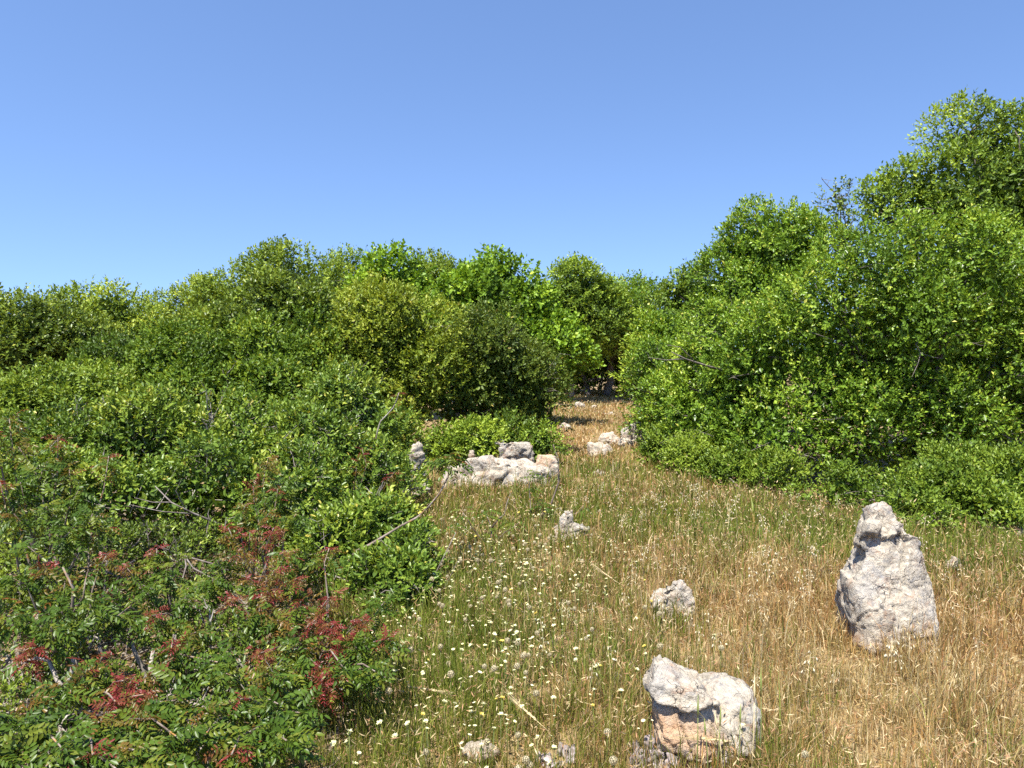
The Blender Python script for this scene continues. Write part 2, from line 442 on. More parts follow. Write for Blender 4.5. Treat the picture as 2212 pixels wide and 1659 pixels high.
    p = np.concatenate((p, pf)); la = np.concatenate((la, g.normal(0, 1, (nf, 3))))
    nn = np.concatenate((nn, g.normal(0, 1, (nf, 3)) + UP * .6)); L = np.concatenate((L, Lf)); W = np.concatenate((W, Lf * .6))
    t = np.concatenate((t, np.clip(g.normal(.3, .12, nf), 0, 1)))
    up = p[:, 2] > .03
    TOTAL['leaves'] += int(up.sum())
    return leaf_arrays(p[up], la[up], nn[up], L[up], W[up], t[up], hi), cents, rads, outs, (sp, ax, shoot)

def LB(px, py, Y, rx, ry, rd=None):
    """a lobe of a crown: centre seen at (px, py), Y metres away, half sizes given in frame pixels at that depth"""
    c = at(px, py, Y); k = Y / FOC
    w = rx * k; h = ry * k
    return (c.x, c.y, c.z, w, rd if rd else .5 * (w + h) * 1.05, h)

def plant(name, label, cat, lobes, mat, n_leaves, leaf, blob=.38, seed=1, hi=False, group=None, trunk_r=.07, limbs=60,
          aspect=.5, sparse=0.0, bark='bark', twigs=0, stems=1, base=None, kmin=6, kmax=10, fill=.16, ragged=.2, bare=0):
    g = np.random.default_rng(seed); rnd = random.Random(seed)
    la = np.array(lobes)
    if base is None:
        wv = la[:, 3] * la[:, 5]
        base = ((la[:, 0] * wv).sum() / wv.sum(), (la[:, 1] * wv).sum() / wv.sum() + .1)
    root = empty(name, (base[0], base[1], gz(*base)))
    off = np.array([base[0], base[1], gz(*base)])
    (V, S, F, T), cents, rads, outs, (sp, ax, shoot) = crown_arrays(lobes, n_leaves, leaf, blob, g, hi, aspect, None, kmin, kmax, sparse, fill, ragged)
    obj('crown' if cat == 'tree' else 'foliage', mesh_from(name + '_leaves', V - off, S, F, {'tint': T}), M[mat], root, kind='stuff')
    # trunk or stems, limbs to the lobes, thinner branches to the leaf clumps
    tm = MB(); bm_ = MB()
    zc = float((la[:, 2]).mean())
    tops = []
    for s in range(stems):
        bx = rnd.uniform(-.12, .12) * stems ** .5; by = rnd.uniform(-.12, .12) * stems ** .5
        top = Vector((rnd.uniform(-.3, .3), rnd.uniform(-.2, .2), max(.25, zc * .55)))
        pts = wiggle((bx, by, -.08), top, 5, .35, rnd)
        tm.tube(pts, [trunk_r * (1.25 - .6 * k / 5) for k in range(6)], 8)
        tops.append(pts[3]); tops.append(pts[5])
    for lb in lobes:
        c = Vector(lb[:3]) - Vector(off)
        st = min(tops, key=lambda p: (p - c).length)
        pts = wiggle(st, c, 5, .4, rnd)
        bm_.tube(pts, [trunk_r * (.75 - .1 * k) for k in range(6)], 6)
        idx = [i for i in range(len(cents)) if np.linalg.norm((cents[i] - np.array(lb[:3])) / np.array(lb[3:])) < 1.25]
        rnd.shuffle(idx)
        for i in idx[:max(4, limbs // len(lobes))]:
            e = Vector(cents[i] + outs[i] * rads[i] * rnd.uniform(.1, .75)) - Vector(off)
            s0 = pts[rnd.choice((2, 3, 4, 5))]
            q = wiggle(s0, e, 4, .5, rnd)
            r0 = trunk_r * rnd.uniform(.16, .34)
            bm_.tube(q, [r0, r0 * .8, r0 * .62, r0 * .45, r0 * .2], 4, cap=False)
    obj('trunk' if stems == 1 else 'stem', tm.mesh(name + '_trunk'), M[bark], root)
    if twigs:
        pick = g.choice(len(sp), min(twigs, len(sp)), replace=False)
        for i in pick:
            p0 = Vector(sp[i] - ax[i] * shoot * rnd.uniform(1.5, 4)) - Vector(off); p1 = Vector(sp[i] + ax[i] * shoot * .9) - Vector(off)
            q = wiggle(p0, p1, 2, .25, rnd); r0 = leaf * .06
            bm_.tube(q, [r0, r0 * .8, r0 * .4], 3, cap=False)
    for k in range(bare):      # bare grey twigs that stand clear of the leaves
        i = rnd.randrange(len(cents))
        p0 = Vector(cents[i]) - Vector(off)
        d = Vector(nrm(outs[i] + np.array([rnd.uniform(-.6, .6), rnd.uniform(-.5, .3), rnd.uniform(-.2, .7)])))
        p1 = p0 + d * rads[i] * rnd.uniform(1.0, 1.6)
        q = wiggle(p0, p1, 4, .6, rnd); r0 = rnd.uniform(.004, .009)
        bm_.tube(q, [r0, r0 * .85, r0 * .7, r0 * .5, r0 * .25], 4, cap=False)
        for z in range(2):
            s0 = q[2 + z]; e = s0 + Vector((rnd.uniform(-1, 1), rnd.uniform(-1, .4), rnd.uniform(-.3, 1))).normalized() * rads[i] * .5
            bm_.tube(wiggle(s0, e, 2, .5, rnd), [r0 * .55, r0 * .4, r0 * .15], 3, cap=False)
    obj('branches', bm_.mesh(name + '_branches'), M[bark], root, kind='stuff')
    tag(root, label, cat, group)
    return root

GT = 'trees closing the end of the clearing'
GL = 'shrubs on the left of the clearing'
GR = 'shrubs on the right of the clearing'
# --- far trees, left to right
plant('oak_tree', 'pale green rounded tree beyond the dark oak at the left edge', 'tree',
      [LB(255, 692, 16, 62, 76), LB(180, 700, 16, 62, 66), LB(300, 730, 16, 50, 60), LB(120, 715, 16, 60, 70), LB(230, 790, 16, 110, 90)], 'pale', 20800, 0.099, .42, 21, group=GT, bare=8)
plant('oak_tree', 'low hazy green treetop in the dip of the skyline at left', 'tree',
      [LB(430, 655, 26, 55, 48), LB(365, 682, 26, 55, 42), LB(480, 690, 26, 60, 55), LB(400, 740, 26, 120, 80)], 'pale', 16000, 0.132, .5, 22, group=GT)
plant('oak_tree', 'tallest pale green oak on the left half of the skyline', 'tree',
      [LB(622, 625, 20, 98, 94), LB(535, 650, 20, 62, 78), LB(695, 650, 20, 62, 84), LB(480, 700, 20, 95, 78), LB(620, 740, 20, 160, 90)], 'pale', 28800, 0.119, .5, 23, group=GT)
plant('oak_tree', 'grey-green treetop peeping between the tallest oak and the bright maple', 'tree',
      [LB(755, 612, 25, 55, 72), LB(720, 650, 25, 50, 60), LB(780, 690, 25, 80, 90)], 'oak', 9600, 0.132, .5, 24, group=GT)
plant('maple_tree', 'narrow bright green maple top behind the yellowing shrub', 'tree',
      [LB(838, 608, 17, 52, 70), LB(800, 670, 17, 62, 70), LB(880, 670, 17, 62, 70), LB(830, 740, 17, 110, 90)], 'bright', 19200, 0.119, .40, 25, aspect=.75, group=GT)
plant('oak_tree', 'pale treetop on the skyline right of the narrow maple', 'tree',
      [LB(922, 612, 23, 52, 66), LB(975, 640, 23, 50, 58), LB(950, 700, 23, 90, 80)], 'pale', 11200, 0.132, .5, 26, group=GT)
plant('maple_tree', 'broad bright green maple at the middle of the skyline', 'tree',
      [LB(1075, 636, 15.5, 78, 90), LB(1008, 672, 15.5, 66, 84), LB(1130, 668, 15.5, 52, 84), LB(1085, 750, 15.5, 110, 95), LB(1185, 770, 15.5, 74, 92), LB(1228, 795, 15.5, 36, 46)], 'bright', 38400, 0.112, .42, 27, aspect=.75, group=GT)
plant('oak_tree', 'dark green oak on the skyline right of the broad maple', 'tree',
      [LB(1238, 652, 22, 68, 82), LB(1190, 680, 22, 46, 72), LB(1292, 690, 22, 54, 86), LB(1245, 715, 22, 76, 56)], 'oak', 20800, 0.125, .48, 28, group=GT)
plant('oak_tree', 'green oak arching over the dark hollow where the path ends', 'tree',
      [LB(1370, 690, 24, 62, 76, 1.8), LB(1312, 700, 24.2, 52, 70, 1.8), LB(1405, 735, 24, 46, 80, 1.6), LB(1345, 702, 22.8, 66, 58, 1.6), LB(1300, 712, 23.2, 56, 50, 1.8), LB(1360, 690, 25.5, 80, 80, 1.8)], 'right', 24000, 0.132, .48, 29, group=GT, trunk_r=.12, base=(3.2, 25.4))
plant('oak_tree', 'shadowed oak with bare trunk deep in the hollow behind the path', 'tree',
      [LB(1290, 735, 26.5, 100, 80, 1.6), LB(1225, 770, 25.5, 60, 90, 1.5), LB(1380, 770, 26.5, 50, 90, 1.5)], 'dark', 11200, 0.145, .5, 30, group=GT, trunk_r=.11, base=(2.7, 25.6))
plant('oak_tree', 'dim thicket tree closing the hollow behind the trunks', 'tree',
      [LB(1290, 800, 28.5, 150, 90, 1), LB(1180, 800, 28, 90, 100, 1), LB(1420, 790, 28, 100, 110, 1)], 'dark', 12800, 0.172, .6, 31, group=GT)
plant('sapling_tree', 'thin sparse greyish tree in the skyline gap beside the right thicket', 'tree',
      [LB(1492, 640, 18, 42, 66), LB(1452, 662, 18, 30, 44), LB(1480, 720, 18, 56, 60)], 'oak', 7200, 0.112, .34, 32, sparse=.25, group=GT, bare=14)
# --- left bank
plant('oak_tree', 'dark grey-green oak at the left edge with deep shade beneath', 'tree',
      [LB(70, 745, 11.5, 105, 112), LB(175, 770, 11.8, 74, 92), LB(-50, 735, 11.5, 120, 118), LB(40, 800, 12.2, 130, 60)], 'dark', 32000, 0.082, .33, 41, group=GL, bare=10)
plant('glossy_tree', 'dark glossy-leaved tree between the olive shrub and the pale oak', 'tree',
      [LB(612, 688, 11.8, 92, 92), LB(535, 738, 11.8, 92, 84), LB(670, 740, 11.8, 70, 80), LB(440, 770, 12, 100, 76)], 'dark', 28800, 0.092, .36, 42, aspect=.55, group=GL)
plant('oak_shrub', 'broad olive-green oak shrub with yellowish tips on the left', 'shrub',
      [LB(420, 822, 9.6, 150, 106), LB(280, 850, 9.6, 130, 86), LB(575, 805, 9.8, 120, 112), LB(655, 775, 10, 76, 88), LB(360, 880, 9.2, 200, 80), LB(560, 880, 9.2, 130, 80)], 'olive', 44800, 0.069, .34, 43, group=GL, bare=26)
plant('oak_shrub', 'yellowing domed oak shrub left of centre', 'shrub',
      [LB(845, 728, 10.6, 125, 112), LB(760, 812, 10.4, 106, 104), LB(900, 812, 10.5, 100, 112), LB(700, 850, 10.2, 80, 80), LB(820, 880, 10.3, 100, 80)], 'yellow', 41600, 0.066, .30, 44, group=GL, bare=16)
plant('oak_shrub', 'dull olive domed shrub with twiggy face, right of the yellowing shrub', 'shrub',
      [LB(1058, 786, 11.2, 112, 114), LB(1145, 842, 11.4, 76, 96), LB(1000, 850, 11, 80, 92), LB(1110, 900, 11.4, 104, 66)], 'drab', 33600, 0.066, .30, 45, group=GL, bare=30)
plant('leafy_shrub', 'small fresh green shrub growing between the block and the slab', 'shrub',
      [LB(1025, 970, 9.4, 52, 36), LB(955, 975, 9.6, 46, 42), LB(1095, 950, 9.8, 36, 20), LB(1170, 962, 9.9, 36, 36)], 'oak', 11200, 0.059, .2, 46, group=GL, trunk_r=.03, limbs=24)
plant('leafy_shrub', 'mid green bush under the dark oak at the left edge', 'shrub',
      [LB(90, 895, 8.6, 128, 76), LB(205, 875, 8.8, 84, 56), LB(-40, 910, 8.4, 110, 80)], 'skirt', 20800, 0.066, .28, 47, group=GL, stems=3, trunk_r=.03)
plant('lentisk_shrub', 'open bush with bare forked grey branches before the yellowing shrub', 'shrub',
      [LB(742, 880, 8.1, 74, 84), LB(690, 930, 7.9, 70, 62), LB(810, 930, 8.0, 60, 76), LB(852, 960, 8.2, 50, 80), LB(845, 1060, 7.3, 40, 44)], 'lentisk', 16000, 0.061, .2, 48, sparse=.2, group=GL, bark='bark_pale', bare=40, stems=2, trunk_r=.035, hi=True)
plant('lentisk_shrub', 'wide low light green shrub with tangled grey twigs on the left', 'shrub',
      [LB(300, 965, 6.5, 150, 86), LB(500, 962, 6.6, 140, 88), LB(670, 990, 6.5, 130, 84), LB(175, 985, 6.3, 110, 76), LB(420, 1065, 5.9, 190, 80), LB(620, 1090, 5.9, 170, 86), LB(300, 1070, 5.8, 170, 74), LB(800, 1035, 6.6, 80, 80), LB(30, 1005, 6.2, 120, 80), LB(90, 1090, 5.6, 130, 80), LB(-100, 1040, 5.8, 120, 90)],
      'lentisk', 49600, 0.055, .2, 49, group=GL, bark='bark_pale', bare=90, stems=5, trunk_r=.028, hi=True, limbs=120, twigs=500, fill=.1)
plant('lentisk_shrub', 'low twiggy green bush spilling onto the grass beside the sapling', 'shrub',
      [LB(810, 1150, 5.4, 76, 74), LB(885, 1235, 5.0, 66, 80), LB(830, 1290, 4.6, 84, 90), LB(860, 1370, 4.2, 50, 70), LB(730, 1200, 5.2, 80, 70), LB(860, 1180, 5.4, 70, 60)], 'lentisk', 16000, 0.053, .14, 50, group=GL, bark='bark_pale', bare=70, stems=4, trunk_r=.016, hi=True, twigs=300, sparse=.15, fill=.06)
plant('undergrowth_shrub', 'dense dark undergrowth filling the left foreground', 'shrub',
      [LB(120, 1390, 4.0, 220, 100), LB(420, 1400, 4.2, 200, 100), LB(640, 1430, 4.1, 140, 80), LB(120, 1220, 4.8, 200, 80), LB(420, 1240, 5.0, 170, 80), LB(640, 1290, 4.8, 130, 80), LB(-180, 1380, 4.0, 200, 140)],
      'dark', 24000, .034, .15, 51, group=GL, bark='bark', bare=100, stems=6, trunk_r=.007, hi=True, twigs=400, limbs=140, fill=.08)  # dark leaf colour stands in for the black shade between the terebinths
plant('undergrowth_shrub', 'low leafy undergrowth along the bottom left edge of the frame', 'shrub',
      [(-2.1, 2.9, .02, .5, .4, .16), (-1.5, 2.8, .02, .45, .4, .16), (-1.05, 3.05, .02, .32, .4, .15), (-1.3, 3.4, .05, .5, .35, .2), (-1.9, 3.4, .05, .5, .35, .2), (-2.6, 3.1, .05, .5, .5, .2), (-.95, 3.5, .04, .28, .35, .16), (-1.6, 2.4, .02, .5, .3, .12), (-1.05, 2.6, .02, .25, .3, .11)],
      'dark', 17000, .030, .11, 52, group=GL, bark='bark_pale', bare=110, stems=6, trunk_r=.012, hi=True, twigs=400, limbs=140, fill=.06)  # leaves coloured dark here too, deepening the shaded gaps near the ground
# --- right bank
plant('oak_tree', 'tall oak rising out of the frame at the right edge', 'tree',
      [LB(2130, 400, 11.4, 90, 96), LB(2240, 385, 11.4, 100, 100), LB(1995, 420, 11.4, 96, 82), LB(1905, 460, 11.4, 54, 66), LB(2090, 440, 11.2, 150, 112), LB(2250, 430, 11.2, 150, 150), LB(2080, 308, 11.6, 38, 32), LB(2150, 322, 11.5, 60, 50), LB(2150, 620, 11.6, 220, 160), LB(2380, 430, 11.4, 160, 170)],
      'oak', 64000, 0.078, .36, 61, group=GR, trunk_r=.12, bare=16, limbs=130)
plant('oak_tree', 'rounded oak standing behind the right thicket, left of the tall oak', 'tree',
      [LB(1665, 540, 12.8, 112, 104), LB(1592, 602, 12.8, 62, 92), LB(1735, 540, 12.8, 58, 88), LB(1650, 650, 12.6, 130, 90), LB(1560, 690, 12.8, 70, 90)], 'right', 32000, 0.079, .34, 62, group=GR, bare=12)
plant('dead_shrub', 'nearly leafless grey twigs sticking up between the two right oaks', 'shrub',
      [LB(1815, 440, 12.6, 36, 44), LB(1830, 520, 12.6, 50, 60)], 'dark', 960, 0.066, .2, 63, group=GR, bare=44, trunk_r=.03, limbs=30)
plant('oak_shrub', 'huge dense green thicket filling the right side', 'shrub',
      [LB(1900, 600, 8.9, 140, 140), LB(2085, 610, 8.8, 130, 150), LB(1985, 700, 8.6, 130, 110), LB(1765, 700, 9.0, 130, 125), LB(1660, 770, 9.3, 100, 100), LB(1930, 850, 9.5, 150, 110), LB(1760, 870, 9.0, 120, 110), LB(2090, 850, 9.7, 130, 120), LB(2215, 880, 9.0, 110, 120), LB(2240, 680, 8.8, 130, 170), LB(2370, 640, 9.2, 150, 200), LB(1840, 965, 8.8, 150, 80), LB(1680, 940, 8.7, 100, 90), LB(2030, 980, 9.0, 130, 80), LB(2190, 1010, 8.8, 130, 70), LB(1880, 880, 8.6, 100, 80), LB(2070, 900, 8.5, 110, 90), LB(2190, 800, 8.7, 100, 90), LB(1980, 800, 8.8, 90, 70), LB(1830, 800, 9.8, 120, 120), LB(1900, 740, 10.4, 160, 140), LB(2120, 760, 10.4, 160, 160)],
      'right', 124000, 0.060, .3, 64, group=GR, bare=70, hi=False, trunk_r=.05, limbs=160, stems=3)
plant('oak_shrub', 'sprawling twiggy shrub along the right side of the path', 'shrub',
      [LB(1600, 790, 10.4, 130, 116), LB(1500, 860, 10.8, 112, 110), LB(1560, 920, 10, 140, 100), LB(1440, 810, 11.8, 80, 86), LB(1420, 900, 11.6, 66, 70)], 'right', 49600, 0.066, .28, 65, group=GR, bare=60, stems=3)
plant('oak_shrub', 'green bush beside the far end of the path, right of the hollow', 'shrub',
      [LB(1420, 760, 15.5, 62, 84), LB(1385, 825, 15.5, 46, 54), LB(1470, 760, 15, 70, 80)], 'right', 16000, 0.099, .34, 66, group=GR)
plant('low_shrub', 'low green skirt of foliage reaching the path rocks on the right', 'shrub',
      [LB(1500, 1000, 9.4, 80, 46), LB(1590, 1030, 8.8, 70, 48), LB(1665, 1062, 8.2, 60, 34), LB(1430, 970, 10.2, 56, 40), LB(1640, 1088, 7.8, 44, 26), LB(1552, 1052, 8.7, 40, 26), LB(1480, 1020, 9.4, 30, 22)], 'skirt', 24000, 0.055, .22, 67, group=GR, stems=4, trunk_r=.025)
plant('low_shrub', 'bright green low shrub behind the tall pale rock at right', 'shrub',
      [LB(1760, 1095, 7.4, 70, 34), LB(1850, 1070, 7.4, 80, 50), LB(1950, 1098, 6.9, 70, 38), LB(2040, 1070, 7.1, 90, 60), LB(2120, 1100, 6.7, 70, 44), LB(2200, 1060, 6.9, 90, 76), LB(2320, 1060, 6.6, 120, 80), LB(2080, 1030, 7.6, 130, 50), LB(2000, 1132, 6.5, 46, 26), LB(2160, 1142, 6.35, 50, 28), LB(1730, 1118, 7.3, 36, 20)], 'skirt', 36800, 0.053, .18, 68, group=GR, stems=5, trunk_r=.02, limbs=90)
print('leaves', TOTAL)

# ------------------------------------------------------------------ rocks
STUMP = []
FOOT = []          # footprints where no grass grows: x, y, rx, ry

def hull(bm, pts):
    vs = [bm.verts.new(p) for p in pts]
    bmesh.ops.convex_hull(bm, input=vs)

def rock_mesh(name, hulls, voxel, seed, amp=.02, freq=7.0, pit=.012, fresh=None, smooth=2):
    rnd = random.Random(seed)
    parts = []
    for h in hulls:
        bm = bmesh.new(); hull(bm, h)
        me = bpy.data.meshes.new('t'); bm.to_mesh(me); bm.free(); parts.append(me)
    bm = bmesh.new()
    for me in parts:
        bm.from_mesh(me); bpy.data.meshes.remove(me)
    loose = [v for v in bm.verts if not v.link_faces]
    bmesh.ops.delete(bm, geom=loose, context='VERTS')
    bmesh.ops.recalc_face_normals(bm, faces=bm.faces[:])
    me = bpy.data.meshes.new(name); bm.to_mesh(me); bm.free()
    o = bpy.data.objects.new('t', me); col.objects.link(o)
    md = o.modifiers.new('r', 'REMESH'); md.mode = 'VOXEL'; md.voxel_size = voxel
    sm = o.modifiers.new('s', 'SMOOTH'); sm.factor = .5; sm.iterations = smooth
    dg = bpy.context.evaluated_depsgraph_get(); dg.update()
    out = bpy.data.meshes.new_from_object(o.evaluated_get(dg))
    bpy.data.objects.remove(o); bpy.data.meshes.remove(me)
    out.name = name
    sv = Vector((seed * 3.1, seed * 1.7, seed * .9))
    fr = np.zeros(len(out.vertices), dtype=np.float32)
    nrmls = [v.normal.copy() for v in out.vertices]
    for v, nn in zip(out.vertices, nrmls):
        p = v.co
        q = p * freq + sv
        d = mnoise.fractal(q, 1.0, 2.1, 5) * amp * .75
        rid = 1 - abs(mnoise.noise(q * 1.3 + Vector((9, 2, 4))))
        d -= max(0, rid - .93) * 12 * pit
        for fs, fk in ((.55, 1.5), (1.3, .7)):
            qq = q * fs + Vector((mnoise.noise(q), mnoise.noise(q + Vector((5, 5, 5))), 0)) * .25
            fd, fp = mnoise.voronoi(qq)
            c0 = fp[0]; hx = math.sin(c0.x * 127.1 + c0.y * 311.7 + c0.z * 74.7); hy = math.sin(c0.x * 269.5 + c0.y * 183.3 + c0.z * 246.1); hz = math.sin(c0.x * 113.5 + c0.y * 271.9 + c0.z * 124.6)
            d += ((qq - c0).dot(Vector((hx, hy, hz))) * 1.1 + hx * .3) * amp * fk
            d -= max(0, .07 - (fd[1] - fd[0])) * 9 * amp * fk * .7
        cell = mnoise.noise(q * 3.3)
        d -= max(0, cell - .3) * pit * 1.6
        if fresh: fr[v.index] = fresh(p, nn, mnoise.noise(q * 2))
        v.co = p + nn * d
    a = out.attributes.new('fresh', 'FLOAT', 'POINT'); a.data.foreach_set('value', fr)
    for p in out.polygons: p.use_smooth = True
    out.update()
    return out

def blob_pts(c, r, n, seed, jit=.18, flat=None):
    rnd = random.Random(seed); pts = []
    for k in range(n):
        v = Vector((rnd.gauss(0, 1), rnd.gauss(0, 1), rnd.gauss(0, 1))).normalized() * rnd.uniform(1 - jit, 1)
        if flat is not None: v.z = min(v.z, flat)
        pts.append((c[0] + v.x * r[0], c[1] + v.y * r[1], c[2] + v.z * r[2]))
    return pts

def rock(name, label, loc, hulls, voxel, seed, mat='stone', foot=None, rz=0, group=None, cat='rock', **kw):
    me = rock_mesh(name, hulls, voxel, seed, **kw)
    o = obj(name, me, M[mat]); o.location = loc; o.rotation_euler = (0, 0, rz)
    tag(o, label, cat, group)
    if foot: FOOT.append((loc[0] + foot[2] if len(foot) > 2 else loc[0], loc[1], foot[0], foot[1]))
    return o

# front rock: overhanging left slab, round right dome, fresh peach hollow between
b = gnd(1525, 1632)
H1 = [(-.222, -.06, .275), (-.225, .10, .28), (-.205, -.05, .37), (-.19, .08, .415), (-.13, .10, .385), (-.10, -.09, .335), (-.09, -.115, .262), (-.19, -.10, .262), (-.09, .10, .36), (-.2, .1, .24), (-.09, .1, .24)]
H1b = [(-.12, -.13, .268), (-.11, -.10, .338), (-.06, -.12, .325), (-.01, -.13, .288), (.005, -.10, .27), (-.045, -.15, .25), (-.005, .08, .34), (-.1, .1, .36), (-.1, .1, .24), (.0, .05, .25)]
H2 = [(.09 + .155 * math.cos(t) * s, .06 + .17 * math.sin(t) * s, .155 + z) for (s, z) in ((.8, -.135), (1, -.03), (.98, .05), (.72, .115), (.36, .145)) for t in np.linspace(0, 6.28, 12)[:-1] if not (math.sin(t) < -.3 and math.cos(t) < -.1)]
H2 += [(.04, -.17, .05), (.16, -.175, .05), (.0, -.08, .22), (.1, -.19, .12), (.05, -.16, .19), (.17, -.13, .18), (.22, -.06, .12)]
H3 = [(-.195, .0, .02), (-.19, .14, .0), (-.195, -.045, .25), (-.18, .14, .27), (.05, -.10, .0), (.06, .12, 0), (.03, -.09, .28), (.02, .12, .28), (-.185, -.11, .14), (-.05, -.19, .05), (-.18, -.09, .06), (-.08, -.105, .26), (-.1, -.13, .16), (-.02, -.14, .17), (.05, -.16, .06)]
rock('boulder', 'front pale boulder with overhanging left slab, round dome and peach broken face', (b.x, b.y + .05, -.01), [H1, H1b, H2, H3], .0075, 3, foot=(.19, .12), amp=.009, freq=11, pit=.006, smooth=1,
     fresh=lambda p, n, q: max(0.0, min(1.0, (.255 - p.z + .04 * q - .1 * max(0, p.x)) * 18)) * max(0.0, min(1.0, (.035 - p.x - .12 * max(0, .16 - p.z) + .05 * q) * 14)) * max(0., min(1., (p.z - .05 + p.x * .15) * 30))).scale = (1.0, 1.0, .88)
# tall pointed rock on the right
b = gnd(1944, 1400)
K0 = [(-.22, -.14, 0), (.2, -.15, 0), (.265, .0, .24), (.185, .05, .47), (.06, .07, .66), (-.09, .07, .66), (-.03, .015, .57), (.1, .03, .53), (-.12, .02, .52), (-.11, .06, .48), (-.26, .0, .33), (.0, .3, .66), (.2, .3, .3), (-.2, .3, .3)]
K1 = [(-.27, -.02, .0), (-.275, .0, .34), (-.25, .2, .36), (.27, -.02, 0), (.27, .0, .18), (.24, .02, .30), (.2, .3, .34), (-.22, .3, 0), (.25, .3, 0), (-.20, -.13, .0), (-.19, -.11, .22), (.16, -.14, 0), (.17, -.11, .18), (-.25, -.04, .3), (.06, -.09, .28)]
K2 = [(-.235, .02, .34), (-.21, .03, .42), (-.1, -.04, .36), (.22, .02, .28), (.19, .06, .42), (.155, .1, .52), (-.13, .1, .5), (-.2, .24, .4), (.17, .26, .5), (.0, .0, .46)]
K3 = [(-.10, .08, .45), (-.125, .10, .66), (-.09, .12, .735), (.0, .10, .745), (.05, .12, .70), (.055, .14, .62), (.10, .10, .50), (-.1, .26, .7), (.04, .26, .7), (.1, .28, .5), (-.02, .03, .56), (-.15, .25, .45)]
K4 = [(-.165, .0, .60), (-.175, .03, .665), (-.10, .0, .665), (-.09, .03, .60), (-.15, .06, .55), (-.19, .12, .57), (-.19, .12, .63), (-.1, .12, .66), (-.14, .14, .5)]
K5 = [(.06, .04, .56), (.07, .03, .61), (.15, .03, .58), (.165, .04, .53), (.13, .05, .55), (.06, .14, .6), (.16, .14, .56), (.1, .16, .5)]
K6 = [(-.19, .06, .5), (-.20, .1, .58), (-.17, .04, .56), (-.15, .06, .48), (-.16, .14, .5), (-.18, .14, .42)]
rock('standing_rock', 'tall pointed white rock with knobbly top, standing in the grass at right', (b.x, b.y + .05, 0), [K0, K1, K2, K3, K4, K5, K6], .0105, 5, foot=(.22, .13), amp=.0115, freq=7, pit=.010, smooth=1).scale = (.9, .95, 1)
# slab group by the left shrubs
b = gnd(1070, 1068)
rock('slab_rock', 'long low white pitted slab at the foot of the left shrubs', (b.x, b.y + .15, 0),
     [[(-.62, -.02, 0), (-.60, .1, .2), (-.35, -.08, .0), (-.33, .0, .34), (-.55, .3, .1), (-.3, .3, .36), (-.2, .1, .3), (-.2, -.1, 0)],
      [(-.38, -.06, .0), (-.36, .0, .36), (-.22, .02, .39), (-.18, -.05, .1), (-.2, .3, .36), (-.4, .3, .3)],
      [(-.2, -.08, 0), (-.18, .0, .37), (0, -.02, .36), (.35, -.04, .29), (.62, -.02, .24), (.66, -.05, 0), (.6, .34, .25), (-.15, .34, .36), (.3, -.1, .0)]], .017, 7, foot=(.58, .1), amp=.022, freq=6, pit=.016)
b = at(1113, 1000, 9.0)
rock('block_rock', 'squarish pink-grey rock block behind the long slab', (b.x, 9.05, 0),
     [[(-.2, -.02, 0), (-.2, .0, .40), (-.16, .0, .47), (.12, -.02, .46), (.22, .0, .40), (.25, .02, 0), (.2, .3, .42), (-.2, .3, .42), (-.2, .3, 0), (.24, .3, 0)],
      [(-.28, .02, .44), (-.1, .02, .47), (-.1, .2, .46), (-.25, .15, .46), (-.12, .05, .40)]], .014, 8, 'stone_warm', amp=.02, freq=7, pit=.014)
b = at(1182, 1000, 8.5)
rock('corner_rock', 'smooth peach rock at the right end of the long slab', (b.x, 8.5, 0),
     [[(-.14, .0, 0), (-.13, .0, .30), (-.08, .02, .39), (.06, .02, .35), (.13, .02, .31), (.15, .0, 0), (.1, .25, .33), (-.1, .25, .36), (-.1, .25, 0), (.14, .25, 0)]], .014, 9, amp=.015, freq=6, pit=.01, foot=(.14, .1),
     fresh=lambda p, n, q: max(0., min(1., (p.z - .2 - p.x * .6 + .1 * q) * 8)) * .8)
b = at(1020, 990, 8.7)
rock('small_rock', 'fist-sized round stone on the left end of the slab', (b.x, 8.55, .36), [blob_pts((0, 0, .03), (.055, .05, .055), 24, 4)], .01, 10, amp=.008, freq=20, pit=.006)
b = at(897, 985, 7.7)
rock('pillar_rock', 'narrow upright pale stone among the left shrubs', (b.x, 7.75, 0),
     [[(-.07, 0, 0), (-.06, 0, .5), (-.03, .0, .62), (.03, .02, .60), (.07, .02, .42), (.08, 0, 0), (.03, .14, .55), (-.05, .14, .5), (-.05, .14, 0), (.07, .14, 0)]], .012, 12, amp=.022, freq=9, pit=.02, mat='stone_warm')
b = gnd(912, 1080)
rock('leaning_rock', 'small brownish weathered stone left of the long slab', (b.x, b.y, 0), [blob_pts((0, 0, .12), (.1, .1, .17), 26, 14)], .014, 13, amp=.03, freq=9, pit=.025, mat='stone_warm')
b = gnd(1236, 1172)
rock('jagged_rock', 'small jagged grey-white rock in the middle of the grass', (b.x, b.y, -.02),
     [[(-.14, -.03, 0), (-.11, 0, .20), (-.06, .0, .29), (0, .02, .30), (.02, .04, .2), (.0, -.07, 0), (-.1, .14, .2), (0, .14, 0), (-.12, .12, 0)], [(-.02, -.06, 0), (.0, .0, .18), (.1, .0, .19), (.15, .02, .12), (.16, -.02, 0), (.1, .12, .1), (0, .12, 0)]], .011, 14, amp=.022, freq=10, pit=.014, foot=(.1, .05))
b = gnd(1455, 1330)
